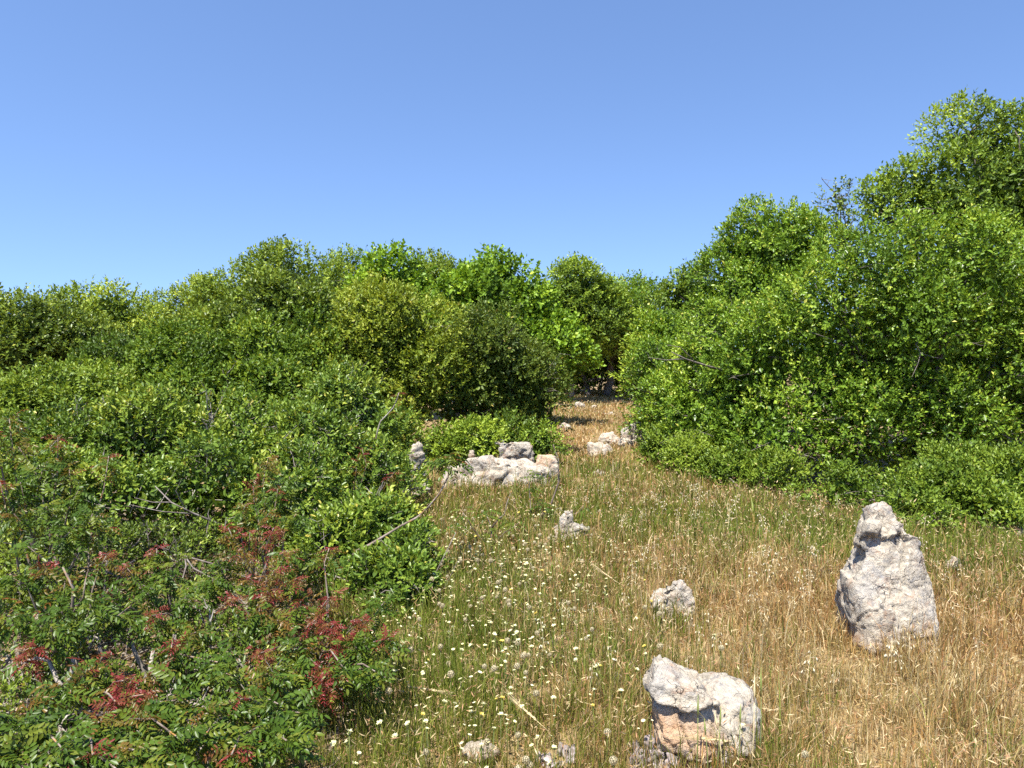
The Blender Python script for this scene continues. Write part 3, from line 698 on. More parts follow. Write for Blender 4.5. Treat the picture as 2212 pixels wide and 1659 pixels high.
rock('half_buried_rock', 'half-buried rounded white rock behind the front boulder', (b.x, b.y, -.04),
     [[(-.14, -.06, 0), (-.12, -.02, .14), (-.05, .0, .23), (.02, 0, .245), (.12, .0, .20), (.13, -.03, .1), (.14, -.06, 0), (.08, .16, .18), (-.1, .16, .15), (-.1, .16, 0), (.12, .16, 0)]], .010, 15, amp=.018, freq=9, pit=.014, foot=(.1, .05))
def lump(name, label, px, py, wpx, h, seed, mat='stone', dz=-.03, depth=.8, group=None, vox=None, pit=.025):
    b = gnd(px, py); w = wpx * b.y / FOC / 2 * (1.2 if py < 1000 else 1); h *= 1.2 if py < 1000 else 1
    v = vox or max(.012, w / 14)
    return rock(name, label, (b.x, b.y + w * depth * .6, dz), [blob_pts((0, 0, h * .35), (w, w * depth, h * .72), 22, seed, .25, .75), blob_pts((w * .35, 0, h * .3), (w * .6, w * depth * .8, h * .6), 16, seed + 50, .3)], v, seed, mat,
                foot=(w * .6, w * depth * .4), amp=w * .08, freq=2.0 / w, pit=pit * min(1, w * 2), group=group)
GP = 'rocks lying along the path'
lump('flat_rock', 'flat white rock lying across the path beyond the slab', 1302, 1036, 74, .13, 21, group=GP)
lump('path_rock', 'low pinkish outcrop in the path, left piece', 1290, 985, 74, .20, 22, 'stone_warm', group=GP)
lump('path_rock', 'low pinkish outcrop in the path, upper piece beside the grey rock', 1318, 966, 56, .26, 23, 'stone_warm', group=GP)
lump('path_rock', 'grey-white rock leaning into the right shrub by the path', 1376, 966, 70, .46, 24, depth=.7, group=GP)
lump('path_rock', 'small white stone at the foot of the grey path rock', 1352, 972, 34, .22, 25, group=GP)
lump('path_rock', 'pale stone poking out of the right shrub past the path rock', 1424, 950, 28, .2, 26, group=GP)
lump('far_rock', 'white stone at the left of the far path end', 1252, 883, 22, .22, 27, group=GP)
lump('far_rock', 'second white stone at the far path end, right of the first', 1280, 884, 20, .14, 28, group=GP)
lump('far_rock', 'flat pale stone in the far path, left verge', 1222, 932, 30, .16, 29, 'stone_warm', group=GP)
lump('far_rock', 'low pale stone sunk in the middle of the far path', 1318, 900, 36, .1, 30, group=GP)
lump('verge_rock', 'low whitish stone where grass meets the right shrub', 1466, 1084, 44, .12, 31)
lump('verge_rock', 'pale stone in the grass just right of the tall pointed rock', 2064, 1248, 50, .2, 32, 'stone_warm')
lump('edge_rock', 'grey-white stone at the right edge under the low shrub', 2215, 1168, 60, .18, 33)
lump('ground_rock', 'flat cracked peach stone right of the tall rock base', 2085, 1412, 64, .07, 34, 'stone_warm', dz=-.02)
lump('ground_rock', 'flat peach stone sunk in the grass at the bottom left of centre', 1035, 1640, 104, .06, 35, 'stone_warm', dz=-.02, vox=.008)
lump('ground_rock', 'grey stone showing through the shrub at the far left', 95, 1390, 80, .26, 36)
lump('ground_rock', 'grey stone in the bottom left corner under the branches', 75, 1580, 90, .22, 37)

# ------------------------------------------------------------------ terebinth plants: compound leaves as objects
def compound_leaf(name, seed, mat, length=.12, pairs=4, ll=.045, lw=.019):
    rnd = random.Random(seed); mb = MB()
    def P(t):
        return Vector((length * t, 0, length * (.22 * t - .75 * t * t)))
    mb.tube([P(k / 4) for k in range(5)], [.0014, .0013, .0012, .001, .0006], 3)
    def leaflet(p, d, n, L, W):
        d = d.normalized(); s = n.cross(d).normalized(); n2 = d.cross(s)
        drop = -n2 * L * .16
        pts = [p, p + d * L * .25 + s * W * .42 + n2 * W * .12, p + d * L * .6 + s * W * .46 + n2 * W * .08 + drop * .4, p + d * L + drop,
               p + d * L * .6 - s * W * .46 + n2 * W * .08 + drop * .4, p + d * L * .25 - s * W * .42 + n2 * W * .12, p + d * L * .55 - n2 * W * .05 + drop * .3]
        mb.add(pts, [(0, 1, 6), (1, 2, 6), (2, 3, 6), (3, 4, 6), (4, 5, 6), (5, 0, 6)])
    for k in range(pairs):
        t = .32 + .62 * k / max(1, pairs - 1) * .95
        sc = 1 - .25 * abs(k - (pairs - 1) * .45) / pairs
        for s in (-1, 1):
            d = Vector((.5 + rnd.uniform(-.15, .15), s, rnd.uniform(-.75, -.1)))
            leaflet(P(t), d, Vector((rnd.uniform(-.2, .2), s * -.15 + rnd.uniform(-.2, .2), 1)), ll * sc * rnd.uniform(.85, 1.12), lw * sc * rnd.uniform(.85, 1.15))
    leaflet(P(1), P(1) - P(.85), Vector((.2, 0, 1)), ll * .95, lw)
    me = mb.mesh(name, True); me.materials.append(M[mat])
    return me
def leaf_data(me):
    V = np.empty(len(me.vertices) * 3); me.vertices.foreach_get('co', V)
    return V.reshape(-1, 3), [tuple(p.vertices) for p in me.polygons]
LEAF = {'g': [compound_leaf('leaf_green', 100 + k, 'tere_green', .105 + .012 * (k % 3), 3 + k % 3) for k in range(6)],
        'o': [compound_leaf('leaf_olive', 200 + k, 'tere_olive', .10, 3 + k % 2, .038, .014) for k in range(4)],
        'r': [compound_leaf('leaf_red', 300 + k, 'tere_red', .085, 4, .032, .0105) for k in range(4)]}

LEAFD = {k: [leaf_data(m) for m in v] for k, v in LEAF.items()}

def terebinth(name, label, base, clusters, seed, cat='shrub', group=None, stem_r=.0056, nleaf=18, scale=.64):
    """clusters: (px, py, Y, kinds) = leafy shoot tips; kinds such as 'gggo' or 'rr'"""
    rnd = random.Random(seed)
    B = Vector((base[0], base[1], gz(*base)))
    root = empty(name, B); tag(root, label, cat, group)
    rest = {'g': MB(), 'o': MB(), 'r': MB()}
    for (px, py, Y, kinds) in clusters:
        Y -= .72 * min(1, max(0, (py - 1080) / 450))
        if kinds == 'gg' and rnd.random() < .34: kinds = rnd.choice(('ggor', 'gggo', 'ggr'))
        if kinds == 'rrr': kinds = 'orr'
        tip = at(px, py, Y) - B
        mb = MB()
        start = Vector((rnd.uniform(-.07, .07), rnd.uniform(-.07, .07), -.03))
        L = (tip - start).length
        pts = wiggle(start, tip, 6, .3, rnd)
        mb.tube(pts, [stem_r * (1.1 - .13 * k) * (1 + .4 * L) for k in range(7)], 6)
        obj('branch', mb.mesh('terebinth_branch'), M['bark_lichen'], root)
        ax = (pts[-1] - pts[-3]).normalized() + Vector((0, 0, .5)); ax.normalize()
        n = int(nleaf * rnd.uniform(.85, 1.15)); extra = int(n * 1.15)
        for k in range(n + extra):
            az = k * 2.4 + rnd.uniform(-.4, .4); top = (k / n) if k < n else rnd.random()          # later leaves stand nearer the tip
            el = rnd.uniform(-.9, .3) + .85 * top
            d = Vector((math.cos(az) * math.cos(el), math.sin(az) * math.cos(el), math.sin(el)))
            p = pts[-1] - ax * (1 - top) * rnd.uniform(.03, .12)
            if k >= n: p = p - ax * rnd.uniform(0, .10) + Vector((rnd.gauss(0, .028), rnd.gauss(0, .028), rnd.gauss(0, .03)))
            kind = kinds[min(len(kinds) - 1, int(top * len(kinds)))]
            zq = Vector((0, 0, 1)) - d * d.z; zq = (zq + Vector((rnd.uniform(-.9, .9), rnd.uniform(-1.1, .5), rnd.uniform(-.3, .3)))).normalized()
            yq = zq.cross(d).normalized(); zq = d.cross(yq)
            s = scale * rnd.uniform(.7, 1.2) * (.9 if kind == 'r' else 1)
            mat3 = Matrix((d, yq, zq)).transposed()
            if k < n:
                o = bpy.data.objects.new('leaf', rnd.choice(LEAF[kind])); col.objects.link(o); o.parent = root
                o.location = p; o.rotation_euler = mat3.to_euler(); o.scale = (s, s, s)
            else:
                V, Fc = rnd.choice(LEAFD[kind])
                W = (V * s) @ np.array(mat3).T + np.array(p)
                rest[kind].add([tuple(w) for w in W], Fc, rnd.random())
    for kind, mb in rest.items():
        if mb.n: obj('small_leaves', mb.mesh('terebinth_small_leaves'), M[{'g': 'tere_green', 'o': 'tere_olive', 'r': 'tere_red'}[kind]], root, kind='stuff')
    return root
GTB = 'terebinth shrubs in the left foreground'
terebinth('terebinth_shrub', 'terebinth with large drooping green leaves at the left edge', (-2.6, 4.1),
          [(20, 905, 4.2, 'ggo'), (125, 945, 4.15, 'ggor'), (-25, 930, 4.0, 'gor'), (235, 985, 4.2, 'gor'), (40, 965, 4.1, 'ggo'), (95, 1000, 4.0, 'gg'), (44, 1042, 3.9, 'gg'), (150, 1015, 4.0, 'ggo'), (170, 1058, 3.9, 'gg'), (0, 1040, 3.8, 'gor'), (100, 1095, 3.8, 'gg'), (-50, 990, 4.0, 'gg'), (200, 1110, 3.8, 'gg'), (30, 1110, 3.7, 'ggo'), (150, 1150, 3.7, 'gg')], 71, group=GTB)
terebinth('terebinth_shrub', 'terebinth with a single red tuft and dark forked stems at the far left', (-2.2, 3.6),
          [(93, 1218, 3.55, 'gor'), (204, 1128, 4.0, 'gor'), (60, 1180, 3.6, 'gg'), (30, 1250, 3.5, 'gg'), (140, 1260, 3.5, 'ggo'), (71, 1400, 3.3, 'rr'), (133, 1322, 3.4, 'gg'), (20, 1330, 3.3, 'gg'), (-60, 1260, 3.4, 'gg'), (200, 1300, 3.5, 'gg'), (230, 1200, 3.8, 'gg'), (110, 1355, 3.3, 'gg')], 72, group=GTB)
terebinth('terebinth_shrub', 'green terebinth in the middle of the left foreground', (-1.75, 4.0),
          [(338, 1185, 3.95, 'gg'), (275, 1228, 3.85, 'gg'), (360, 1230, 3.9, 'gg'), (310, 1275, 3.75, 'gg'), (400, 1290, 3.8, 'gg'), (329, 1330, 3.6, 'gg'), (422, 1366, 3.6, 'ggo'), (255, 1330, 3.6, 'gg'), (460, 1250, 4, 'gg'), (370, 1400, 3.5, 'gg'), (470, 1430, 3.5, 'gg')], 73, group=GTB)
terebinth('terebinth_shrub', 'terebinth rising highest at centre left with reddish upper leaves', (-1.55, 4.45),
          [(578, 995, 4.5, 'goo'), (547, 1050, 4.4, 'gor'), (613, 1068, 4.4, 'gg'), (625, 1030, 4.5, 'gg'), (530, 1090, 4.3, 'gg'), (580, 1110, 4.3, 'ggo'), (640, 1110, 4.3, 'gg'), (600, 1055, 4.35, 'gg')], 74, group=GTB)
terebinth('terebinth_shrub', 'terebinth with a broad red crown and orange-lichened stems', (-1.35, 4.0),
          [(493, 1140, 4.1, 'oor'), (591, 1140, 4.1, 'orr'), (511, 1195, 4.0, 'oor'), (540, 1150, 4.1, 'orr'), (591, 1233, 3.9, 'oor'), (578, 1277, 3.8, 'orr'), (620, 1190, 4, 'gg'), (470, 1210, 4, 'gg'), (540, 1250, 3.85, 'gg'), (560, 1320, 3.7, 'ggo'), (640, 1250, 3.9, 'gor'), (650, 1300, 3.8, 'gg'), (500, 1300, 3.8, 'gg'), (600, 1340, 3.7, 'ogo')], 75, group=GTB)
terebinth('terebinth_shrub', 'deep red young terebinth at the right edge of the foreground shrubs', (-1.0, 3.75),
          [(711, 1290, 3.8, 'rrr'), (720, 1350, 3.65, 'rrr'), (782, 1340, 3.7, 'orr'), (830, 1300, 3.8, 'gg'), (840, 1380, 3.6, 'gg'), (810, 1450, 3.5, 'gg'), (680, 1340, 3.65, 'orr'), (693, 1442, 3.5, 'rrr'), (695, 1480, 3.45, 'rr'), (740, 1390, 3.6, 'rr'), (711, 1184, 4.1, 'gor'), (650, 1390, 3.6, 'ogg'), (740, 1440, 3.5, 'gg'), (640, 1450, 3.5, 'gg'), (770, 1400, 3.6, 'gg'), (564, 1410, 3.5, 'orr')], 76, group=GTB)
terebinth('terebinth_shrub', 'low terebinth with pinkish red leaves near the bottom left', (-1.85, 3.15),
          [(267, 1470, 3.25, 'rrr'), (249, 1515, 3.15, 'orr'), (310, 1500, 3.2, 'or'), (213, 1560, 3.05, 'gg'), (311, 1553, 3.05, 'ggo'), (378, 1513, 3.15, 'gg'), (180, 1450, 3.3, 'gg'), (133, 1480, 3.2, 'ggo'), (340, 1450, 3.3, 'gg'), (220, 1420, 3.35, 'gg')], 77, group=GTB)
terebinth('terebinth_shrub', 'spreading green terebinth across the bottom left corner', (-1.8, 2.75),
          [(44, 1580, 2.9, 'gg'), (133, 1615, 2.85, 'gg'), (60, 1510, 3.0, 'ggo'), (200, 1630, 2.85, 'gg'), (290, 1620, 2.9, 'ggo'), (380, 1590, 2.95, 'gg'), (-20, 1640, 2.8, 'gg'), (100, 1655, 2.8, 'gg'), (350, 1650, 2.85, 'gg'), (250, 1660, 2.8, 'gg'), (-40, 1540, 2.9, 'gg')], 78, group=GTB)
terebinth('terebinth_shrub', 'dark green terebinth at the bottom beside the dandelion clock', (-1.05, 3.15),
          [(444, 1530, 3.15, 'gg'), (489, 1455, 3.35, 'gg'), (578, 1455, 3.35, 'ggo'), (520, 1510, 3.2, 'gg'), (600, 1520, 3.2, 'gg'), (440, 1590, 3.0, 'gg'), (540, 1580, 3.05, 'gg'), (650, 1540, 3.2, 'gg'), (620, 1600, 3.0, 'gg'), (500, 1630, 2.95, 'gg')], 79, group=GTB)
terebinth('terebinth_shrub', 'slim red-tipped terebinth shoots standing against the lentisk', (-1.35, 6.0),
          [(782, 970, 6.1, 'orr'), (795, 1064, 5.8, 'orr'), (853, 1019, 5.9, 'or'), (830, 1085, 5.8, 'gor'), (760, 1085, 5.7, 'gg'), (770, 1010, 6.0, 'gg')], 80, group=GTB, nleaf=9)

def branch_thing(name, label, path, rad, tufts, cat, seed, group=None, nleaf=8, bark='bark_lichen', twigs=()):
    """a sapling: explicit stems (lists of points) with leaf tufts at given places"""
    rnd = random.Random(seed)
    B = Vector(path[0][0]); root = empty(name, B); tag(root, label, cat, group)
    for pts, r in zip(path, rad):
        mb = MB(); q = [Vector(p) - B for p in pts]
        q2 = []
        for a, b2 in zip(q[:-1], q[1:]):
            q2 += [a, a.lerp(b2, .5) + Vector((rnd.uniform(-1, 1), rnd.uniform(-1, 1), rnd.uniform(-1, 1))) * (b2 - a).length * .05]
        q2.append(q[-1])
        mb.tube(q2, [r * (1 - .65 * k / (len(q2) - 1)) for k in range(len(q2))], 7)
        obj('stem', mb.mesh('sapling_stem'), M[bark], root)
    for (p, kinds, n, s0) in tufts:
        p = Vector(p) - B
        for k in range(n):
            az = k * 2.4 + rnd.uniform(-.4, .4); top = k / n; el = rnd.uniform(-.3, .4) + .4 * top
            d = Vector((math.cos(az) * math.cos(el), math.sin(az) * math.cos(el), math.sin(el)))
            o = bpy.data.objects.new('leaf', rnd.choice(LEAF[kinds[min(len(kinds) - 1, int(top * len(kinds)))]])); col.objects.link(o); o.parent = root
            o.location = p + Vector((rnd.uniform(-.02, .02), rnd.uniform(-.02, .02), rnd.uniform(-.05, .02)))
            yq = Vector((0, 0, 1)).cross(d).normalized(); zq = d.cross(yq)
            o.rotation_euler = Matrix((d, yq, zq)).transposed().to_euler()
            s = s0 * rnd.uniform(.8, 1.15); o.scale = (s, s, s)
    return root
Y1 = 4.9
branch_thing('terebinth_sapling', 'curved lichened branch ending in a round leaf tuft before the long slab',
             [[Vector((at(700, 1230, 4.75).x, 4.75, .02)), at(770, 1190, 4.8), at(830, 1158, 4.85), at(900, 1118, 4.9), at(950, 1065, 4.95), at(968, 1030, 5.0), at(972, 985, 5.0)]], [.010],
             [(at(972, 985, 5.0), 'ggo', 15, .95), (at(975, 1002, 5.0), 'gg', 12, .95), (at(945, 1000, 5.0), 'gg', 5, .8)], 'sapling', 81)
bs = gnd(1148, 1138)
branch_thing('terebinth_sapling', 'two-stemmed leafy sapling with bowed stem in front of the corner rock',
             [[bs, at(1165, 1120, 6.7), at(1190, 1090, 6.7), at(1207, 1040, 6.7), at(1206, 990, 6.7), at(1195, 960, 6.7)],
              [bs, at(1146, 1090, 6.7), at(1143, 1050, 6.7), at(1150, 1020, 6.7)],
              [at(1176, 1108, 6.7), at(1215, 1120, 6.65), at(1248, 1108, 6.6), at(1260, 1092, 6.6)]], [.012, .009, .007],
             [(at(1150, 1020, 6.7), 'gg', 8, .8), (at(1145, 1050, 6.7), 'gg', 6, .75), (at(1160, 1085, 6.65), 'gg', 7, .8), (at(1195, 965, 6.7), 'ggo', 8, .8), (at(1175, 1100, 6.6), 'gg', 6, .8), (at(1255, 1098, 6.6), 'gg', 4, .7)], 'sapling', 82)
bs = gnd(1060, 1180)
branch_thing('terebinth_sapling', 'small reddish-green sapling with dead twigs in the grass before the slab',
             [[bs, at(1062, 1140, 6.0), at(1050, 1110, 6.0)], [at(1062, 1140, 6.0), at(1090, 1110, 6.0), at(1105, 1060, 6.0)], [bs, at(1090, 1150, 5.95), at(1120, 1130, 5.9)], [bs, at(1020, 1140, 5.9), at(995, 1100, 5.9)]], [.009, .007, .007, .006],
             [(at(1050, 1108, 6.0), 'gg', 7, .8), (at(1110, 1128, 5.9), 'ggo', 8, .8), (at(1090, 1155, 5.9), 'oor', 6, .7), (at(1055, 1140, 5.9), 'gg', 5, .75), (at(1000, 1105, 5.9), 'gg', 6, .75), (at(980, 1130, 5.8), 'gg', 6, .75)], 'sapling', 83)
bs = gnd(740, 985)
branch_thing('bare_sapling', 'crooked pale bare stem with a small orange tuft above the lentisk',
             [[Vector((at(810, 1060, 6.6).x, 6.6, .02)), at(800, 1000, 6.6), at(812, 950, 6.6), at(822, 910, 6.6), at(850, 880, 6.6), at(862, 848, 6.6)]], [.010],
             [(at(862, 850, 6.6), 'oro', 8, .7), (at(850, 885, 6.6), 'oo', 3, .6)], 'sapling', 84, bark='bark_pale')

def dead_branch(name, label, lines, r, bark, seed, cat='branch'):
    rnd = random.Random(seed); B = Vector(lines[0][0]); root = empty(name, B); tag(root, label, cat)
    for k, ln in enumerate(lines):
        mb = MB(); q = [Vector(p) - B for p in ln]
        rr = r if k == 0 else r * .5
        mb.tube(q, [rr * (1 - .7 * j / (len(q) - 1)) for j in range(len(q))], 7)
        obj('limb' if k == 0 else 'twig', mb.mesh('dead_limb'), M[bark], root)
    return root
dead_branch('dead_branch', 'brown dead branch reaching out of the right shrub towards the path',
            [[at(1560, 800, 9.7), at(1520, 788, 9.6), at(1480, 775, 9.5), at(1450, 760, 9.4)], [at(1480, 775, 9.5), at(1440, 778, 9.4), at(1400, 772, 9.3)], [at(1500, 780, 9.5), at(1470, 750, 9.4), at(1440, 745, 9.3)]], .018, 'bark', 91)
dead_branch('dead_branch', 'forked pale dead branch lying in the lentisk shrub',
            [[at(480, 1135, 5.3), at(420, 1110, 5.25), at(370, 1085, 5.2), at(335, 1050, 5.2)], [at(420, 1110, 5.25), at(350, 1105, 5.2), at(280, 1090, 5.2)], [at(370, 1085, 5.2), at(330, 1085, 5.2), at(290, 1075, 5.15)], [at(400, 1100, 5.25), at(380, 1060, 5.25), at(390, 1040, 5.2)]], .010, 'bark', 92)
dead_branch('dead_branch', 'dark forked branch standing in the shrub at the far left',
            [[at(118, 1440, 3.25), at(120, 1380, 3.25), at(155, 1330, 3.2), at(158, 1270, 3.2), at(135, 1225, 3.2)], [at(120, 1380, 3.25), at(75, 1310, 3.25), at(60, 1270, 3.2)], [at(155, 1330, 3.2), at(180, 1290, 3.2), at(185, 1250, 3.2)]], .012, 'bark_lichen', 93)
dead_branch('dead_branch', 'pale angled dead twig at the bottom beside the dandelion clock',
            [[at(600, 1632, 2.8), at(556, 1630, 2.82), at(545, 1600, 2.85), at(525, 1565, 2.9)], [at(556, 1630, 2.82), at(540, 1640, 2.8)]], .008, 'bark_pale', 94)
dead_branch('dead_branch', 'thin dark fallen twigs slanting over the flowers beside the left bush',
            [[at(850, 1370, 4.6), at(900, 1300, 4.7), at(940, 1240, 4.75), at(985, 1150, 4.8)], [at(900, 1300, 4.7), at(960, 1270, 4.6), at(995, 1200, 4.6)], [at(870, 1345, 4.6), at(930, 1335, 4.5), at(960, 1290, 4.5)]], .007, 'bark', 95)

# ------------------------------------------------------------------ weathered stumps at the bottom edge
def stump(name, label, px, py, width, n, seed, h=.07):
    b = gnd(px, py); rnd = random.Random(seed)
    root = empty(name, (b.x, b.y, 0)); tag(root, label, 'stump')
    for k in range(n):
        x = rnd.uniform(-width, width); y = rnd.uniform(-.07, .09); hh = h * rnd.uniform(.4, 1.1) * (1 - .5 * abs(x) / width)
        w = rnd.uniform(.012, .03); lean = rnd.uniform(-.05, .05)
        me = rock_mesh('splinter', [[(-w, -w * .5, -.02), (w, -w * .5, -.02), (w, w * .5, -.02), (-w, w * .5, -.02), (-w * .7 + lean, -w * .4, hh * .8), (lean + w * .1, -.002, hh), (w * .8 + lean, w * .2, hh * .7), (-w * .6 + lean, w * .4, hh * .9)]], .0065, seed + k, amp=.005, freq=45, pit=.004, smooth=1)
        o = obj('splinter', me, M['old_wood'], root); o.location = (x, y, 0); o.rotation_euler = (rnd.uniform(-.5, .3), rnd.uniform(-.5, .5), rnd.uniform(-1.5, 1.5))
    STUMP.append((b.x, b.y, width * .95, .09))
stump('wood_stump', 'grey splintered wood stump at the bottom edge under the front boulder', 1465, 1640, .19, 40, 400, .085)
stump('wood_stump', 'small grey split stump at the bottom edge left of the boulder', 1205, 1640, .075, 12, 500)

# ------------------------------------------------------------------ grass
def patch_noise(x, y, s, seed):
    g = np.random.default_rng(seed); out = np.zeros_like(x)
    for k in range(7):
        a = g.uniform(0, 6.28); f = s * g.uniform(.6, 1.8); out += np.sin((x * math.cos(a) + y * math.sin(a)) * f + g.uniform(0, 6.28))
    return out / 3.2

def gauss(x, y, cx, cy, sx, sy):
    return np.exp(-((x - cx) / sx) ** 2 - ((y - cy) / sy) ** 2)

def grass_points(y0, y1, dens, g):
    xl, xr = -1.9, .72 * y1 + .6
    n = int((y1 - y0) * (xr - xl) * dens)
    x = g.uniform(xl, xr, n); y = g.uniform(y0, y1, n)
    left = np.interp(y, [0, 3.4, 4.6, 6, 8, 10, 14, 20, 27], [-.75, -.75, -.95, -1.3, -1.3, -.6, .5, .9, .8])
    right = np.interp(y, [0, 6.5, 7.6, 9, 10.5, 14, 20, 27], [9, 5.2, 3.3, 2.9, 2.6, 3.2, 4.0, 4.6])
    tu = g.random(n) < .62                     # most blades stand in tufts
    nt = max(1, int(tu.sum() / 11)); ti = g.integers(0, nt, tu.sum()); tx = g.uniform(xl, xr, nt); ty = g.uniform(y0, y1, nt)
    x[tu] = tx[ti] + g.normal(0, .016, tu.sum()) * (1 + .08 * y1); y[tu] = ty[ti] + g.normal(0, .016, tu.sum()) * (1 + .08 * y1)
    k = (x > left - .35 * g.random(n)) & (x < np.minimum(right, .72 * y + .7) + .4 * g.random(n))
    for (fx, fy, rx, ry) in FOOT + STUMP:
        k &= ((x - fx) / rx) ** 2 + ((y - fy) / ry) ** 2 > 1
    x, y = x[k], y[k]
    for (fx, fy, rx, ry) in FOOT:              # grass left standing round the stones
        if y0 <= fy < y1:
            m = int(520 * (rx + ry)); a = g.uniform(0, 6.28, m); q = 1.05 + np.abs(g.normal(0, .22, m))
            x = np.concatenate((x, fx + np.cos(a) * rx * q * 1.25)); y = np.concatenate((y, fy + np.sin(a) * (ry * q + .06)))
    return x, y

STRAW = np.array([(.52, .38, .16), (.58, .45, .22), (.46, .31, .11), (.44, .27, .10), (.62, .52, .30), (.38, .21, .085)])
GREEN = np.array([(.15, .20, .025), (.20, .24, .035), (.24, .25, .045), (.12, .18, .02)])
OLIVE = np.array([(.30, .26, .085), (.34, .27, .10), (.26, .20, .07)])

def green_mask(x, y):
    gm = .50 - .2 * np.clip((x - .9) / 1.2, -1, 1) * (y < 6) + .16 * patch_noise(x, y, 1.8, 3) + .10 * patch_noise(x, y, 6, 4)
    gm += .75 * gauss(x, y, -.55, 3.6, .38, .75) + .35 * gauss(x, y, -.2, 3.15, .3, .4) + .45 * gauss(x, y, 1.7, 6.6, 1.6, .7) + .4 * gauss(x, y, .2, 7.2, 1, 1.2)
    gm += .30 * gauss(x, y, -.5, 5, .6, .8) + .45 * gauss(x, y, 3.6, 5.8, 1.2, .6) + .35 * gauss(x, y, 1.5, 9.3, .6, .8)
    gm -= .25 * gauss(x, y, 1.2, 3.0, 1.2, .7) + .3 * gauss(x, y, 2.6, 4.2, 1, .8) + .35 * (y > 10.5)
    return gm

def build_grass():
    g = np.random.default_rng(77)
    VV, SS, FF, CC = [], [], [], []; nv = 0
    def push(V, S, F, C):
        nonlocal nv
        VV.append(V); SS.append(S); FF.append(F + nv); CC.append(C); nv += len(V)
    def blades(x, y, h, w, lean, colr, seg=2):
        n = len(x); z = gzn(x, y) - .01
        az = g.uniform(0, 6.28, n); fa = g.uniform(0, 6.28, n)
        d = np.stack((np.cos(az), np.sin(az), np.zeros(n)), -1); s = np.stack((np.cos(fa), np.sin(fa), np.zeros(n)), -1) * (w / 2)[:, None]
        p0 = np.stack((x, y, z), -1)
        up = np.array([0, 0, 1.0])
        p1 = p0 + up * (h * .55)[:, None] + d * (lean * h * .25)[:, None]
        p2 = p0 + up * (h * (1 - .25 * lean))[:, None] + d * (lean * h * .85)[:, None]
        V = np.stack((p0 - s, p0 + s, p1 + s * .8, p1 - s * .8, p2), 1).reshape(-1, 3)
        bi = (np.arange(n) * 5)[:, None]
        Fq = (bi + np.array([[0, 1, 2, 3]])); Ft = (bi + np.array([[3, 2, 4]]))
        F = np.concatenate((Fq, Ft), 1).reshape(-1); S = np.tile([4, 3], n)
        push(V, S, F, np.repeat(colr, 5, 0))
        return p2, d
    def heads(p, d, L, W, colr):
        n = len(p); ax = nrm(d * g.uniform(.2, 1.0, n)[:, None] + np.array([0, 0, 1.0]) * g.uniform(-.6, 1.1, n)[:, None])
        V, S, F, T = leaf_arrays(p, ax, g.normal(0, 1, (n, 3)), L, W, np.zeros(n), False)
        push(V, S, F, np.repeat(colr, 4, 0))
    for (y0, y1, dens) in ((1.9, 3.6, 7600), (3.6, 5.4, 6200), (5.4, 8.0, 3600), (8.0, 12, 1350), (12, 27, 560)):
        x, y = grass_points(y0, y1, dens, g); n = len(x)
        clump = patch_noise(x, y, 9, 8)
        for (fx, fy, rx, ry) in FOOT: clump = clump + 1.6 * gauss(x, y, fx, fy - ry, rx * 1.4, ry + .12)
        keep = g.random(n) < .78 + .28 * clump
        x, y = x[keep], y[keep]; n = len(x)
        gm = green_mask(x, y)
        r = g.random(n)
        isg = r < gm * .8; iso = (~isg) & (g.random(n) < .36 + .3 * gm)
        c = STRAW[g.integers(0, len(STRAW), n)].copy()
        c[isg] = GREEN[g.integers(0, len(GREEN), isg.sum())]; c[iso] = OLIVE[g.integers(0, len(OLIVE), iso.sum())]
        red = .5 + .5 * np.clip(patch_noise(x, y, 2.6, 12), -1, 1)
        c = c * g.uniform(.72, 1.15, (n, 1)) * np.stack((1 + 0 * red, 1 - .10 * red, 1 - .15 * red), -1)
        c = c * np.where(y > 10, 1.12, 1.0)[:, None]
        dist = np.hypot(x, y)
        h = g.uniform(.05, .16, n) * (1 + .25 * clump[keep]) * np.where(isg, 1.1, 1.0) * np.where(y > 11, .75, 1)
        tall = g.random(n) < .10; h[tall] *= g.uniform(1.3, 1.9, tall.sum())
        w = np.maximum(.0028, .0010 * dist) * g.uniform(.7, 1.4, n) * np.where(isg, 1.15, 1)
        lean = np.abs(g.normal(.25, .35, n)).clip(0, 1.3)
        C = np.concatenate((c, np.ones((n, 1))), 1)
        p2, d = blades(x, y, h, w, lean, C)
        hd = g.random(n) < .16
        hc = np.where((g.random(hd.sum()) < .6)[:, None], np.array([[.62, .48, .26]]), np.array([[.40, .22, .11]])) * g.uniform(.75, 1.2, (hd.sum(), 1))
        heads(p2[hd], d[hd], g.uniform(.018, .036, hd.sum()) * (1 + .04 * dist[hd]), np.maximum(.005, .0012 * dist[hd]), np.concatenate((hc, np.ones((hd.sum(), 1))), 1))
        # lying straw
        m = int(n * .26); k = g.integers(0, n, m)
        lc = STRAW[g.integers(0, len(STRAW), m)] * g.uniform(.6, 1.15, (m, 1))
        lp = np.stack((x[k] + g.normal(0, .02, m), y[k] + g.normal(0, .02, m), gzn(x[k], y[k]) + g.uniform(.002, .035, m)), -1)
        la = nrm(np.stack((g.normal(0, 1, m), g.normal(0, 1, m), g.normal(0, .22, m)), -1))
        V, S, F, T = leaf_arrays(lp, la, np.tile(UP, (m, 1)) + g.normal(0, .4, (m, 3)), g.uniform(.02, .075, m), np.maximum(.003, .0009 * dist[k]) * g.uniform(.8, 1.6, m), np.zeros(m), False)
        push(V, S, F, np.repeat(np.concatenate((lc, np.ones((m, 1))), 1), 4, 0))
    V = np.concatenate(VV); S = np.concatenate(SS); F = np.concatenate(FF); C = np.concatenate(CC)
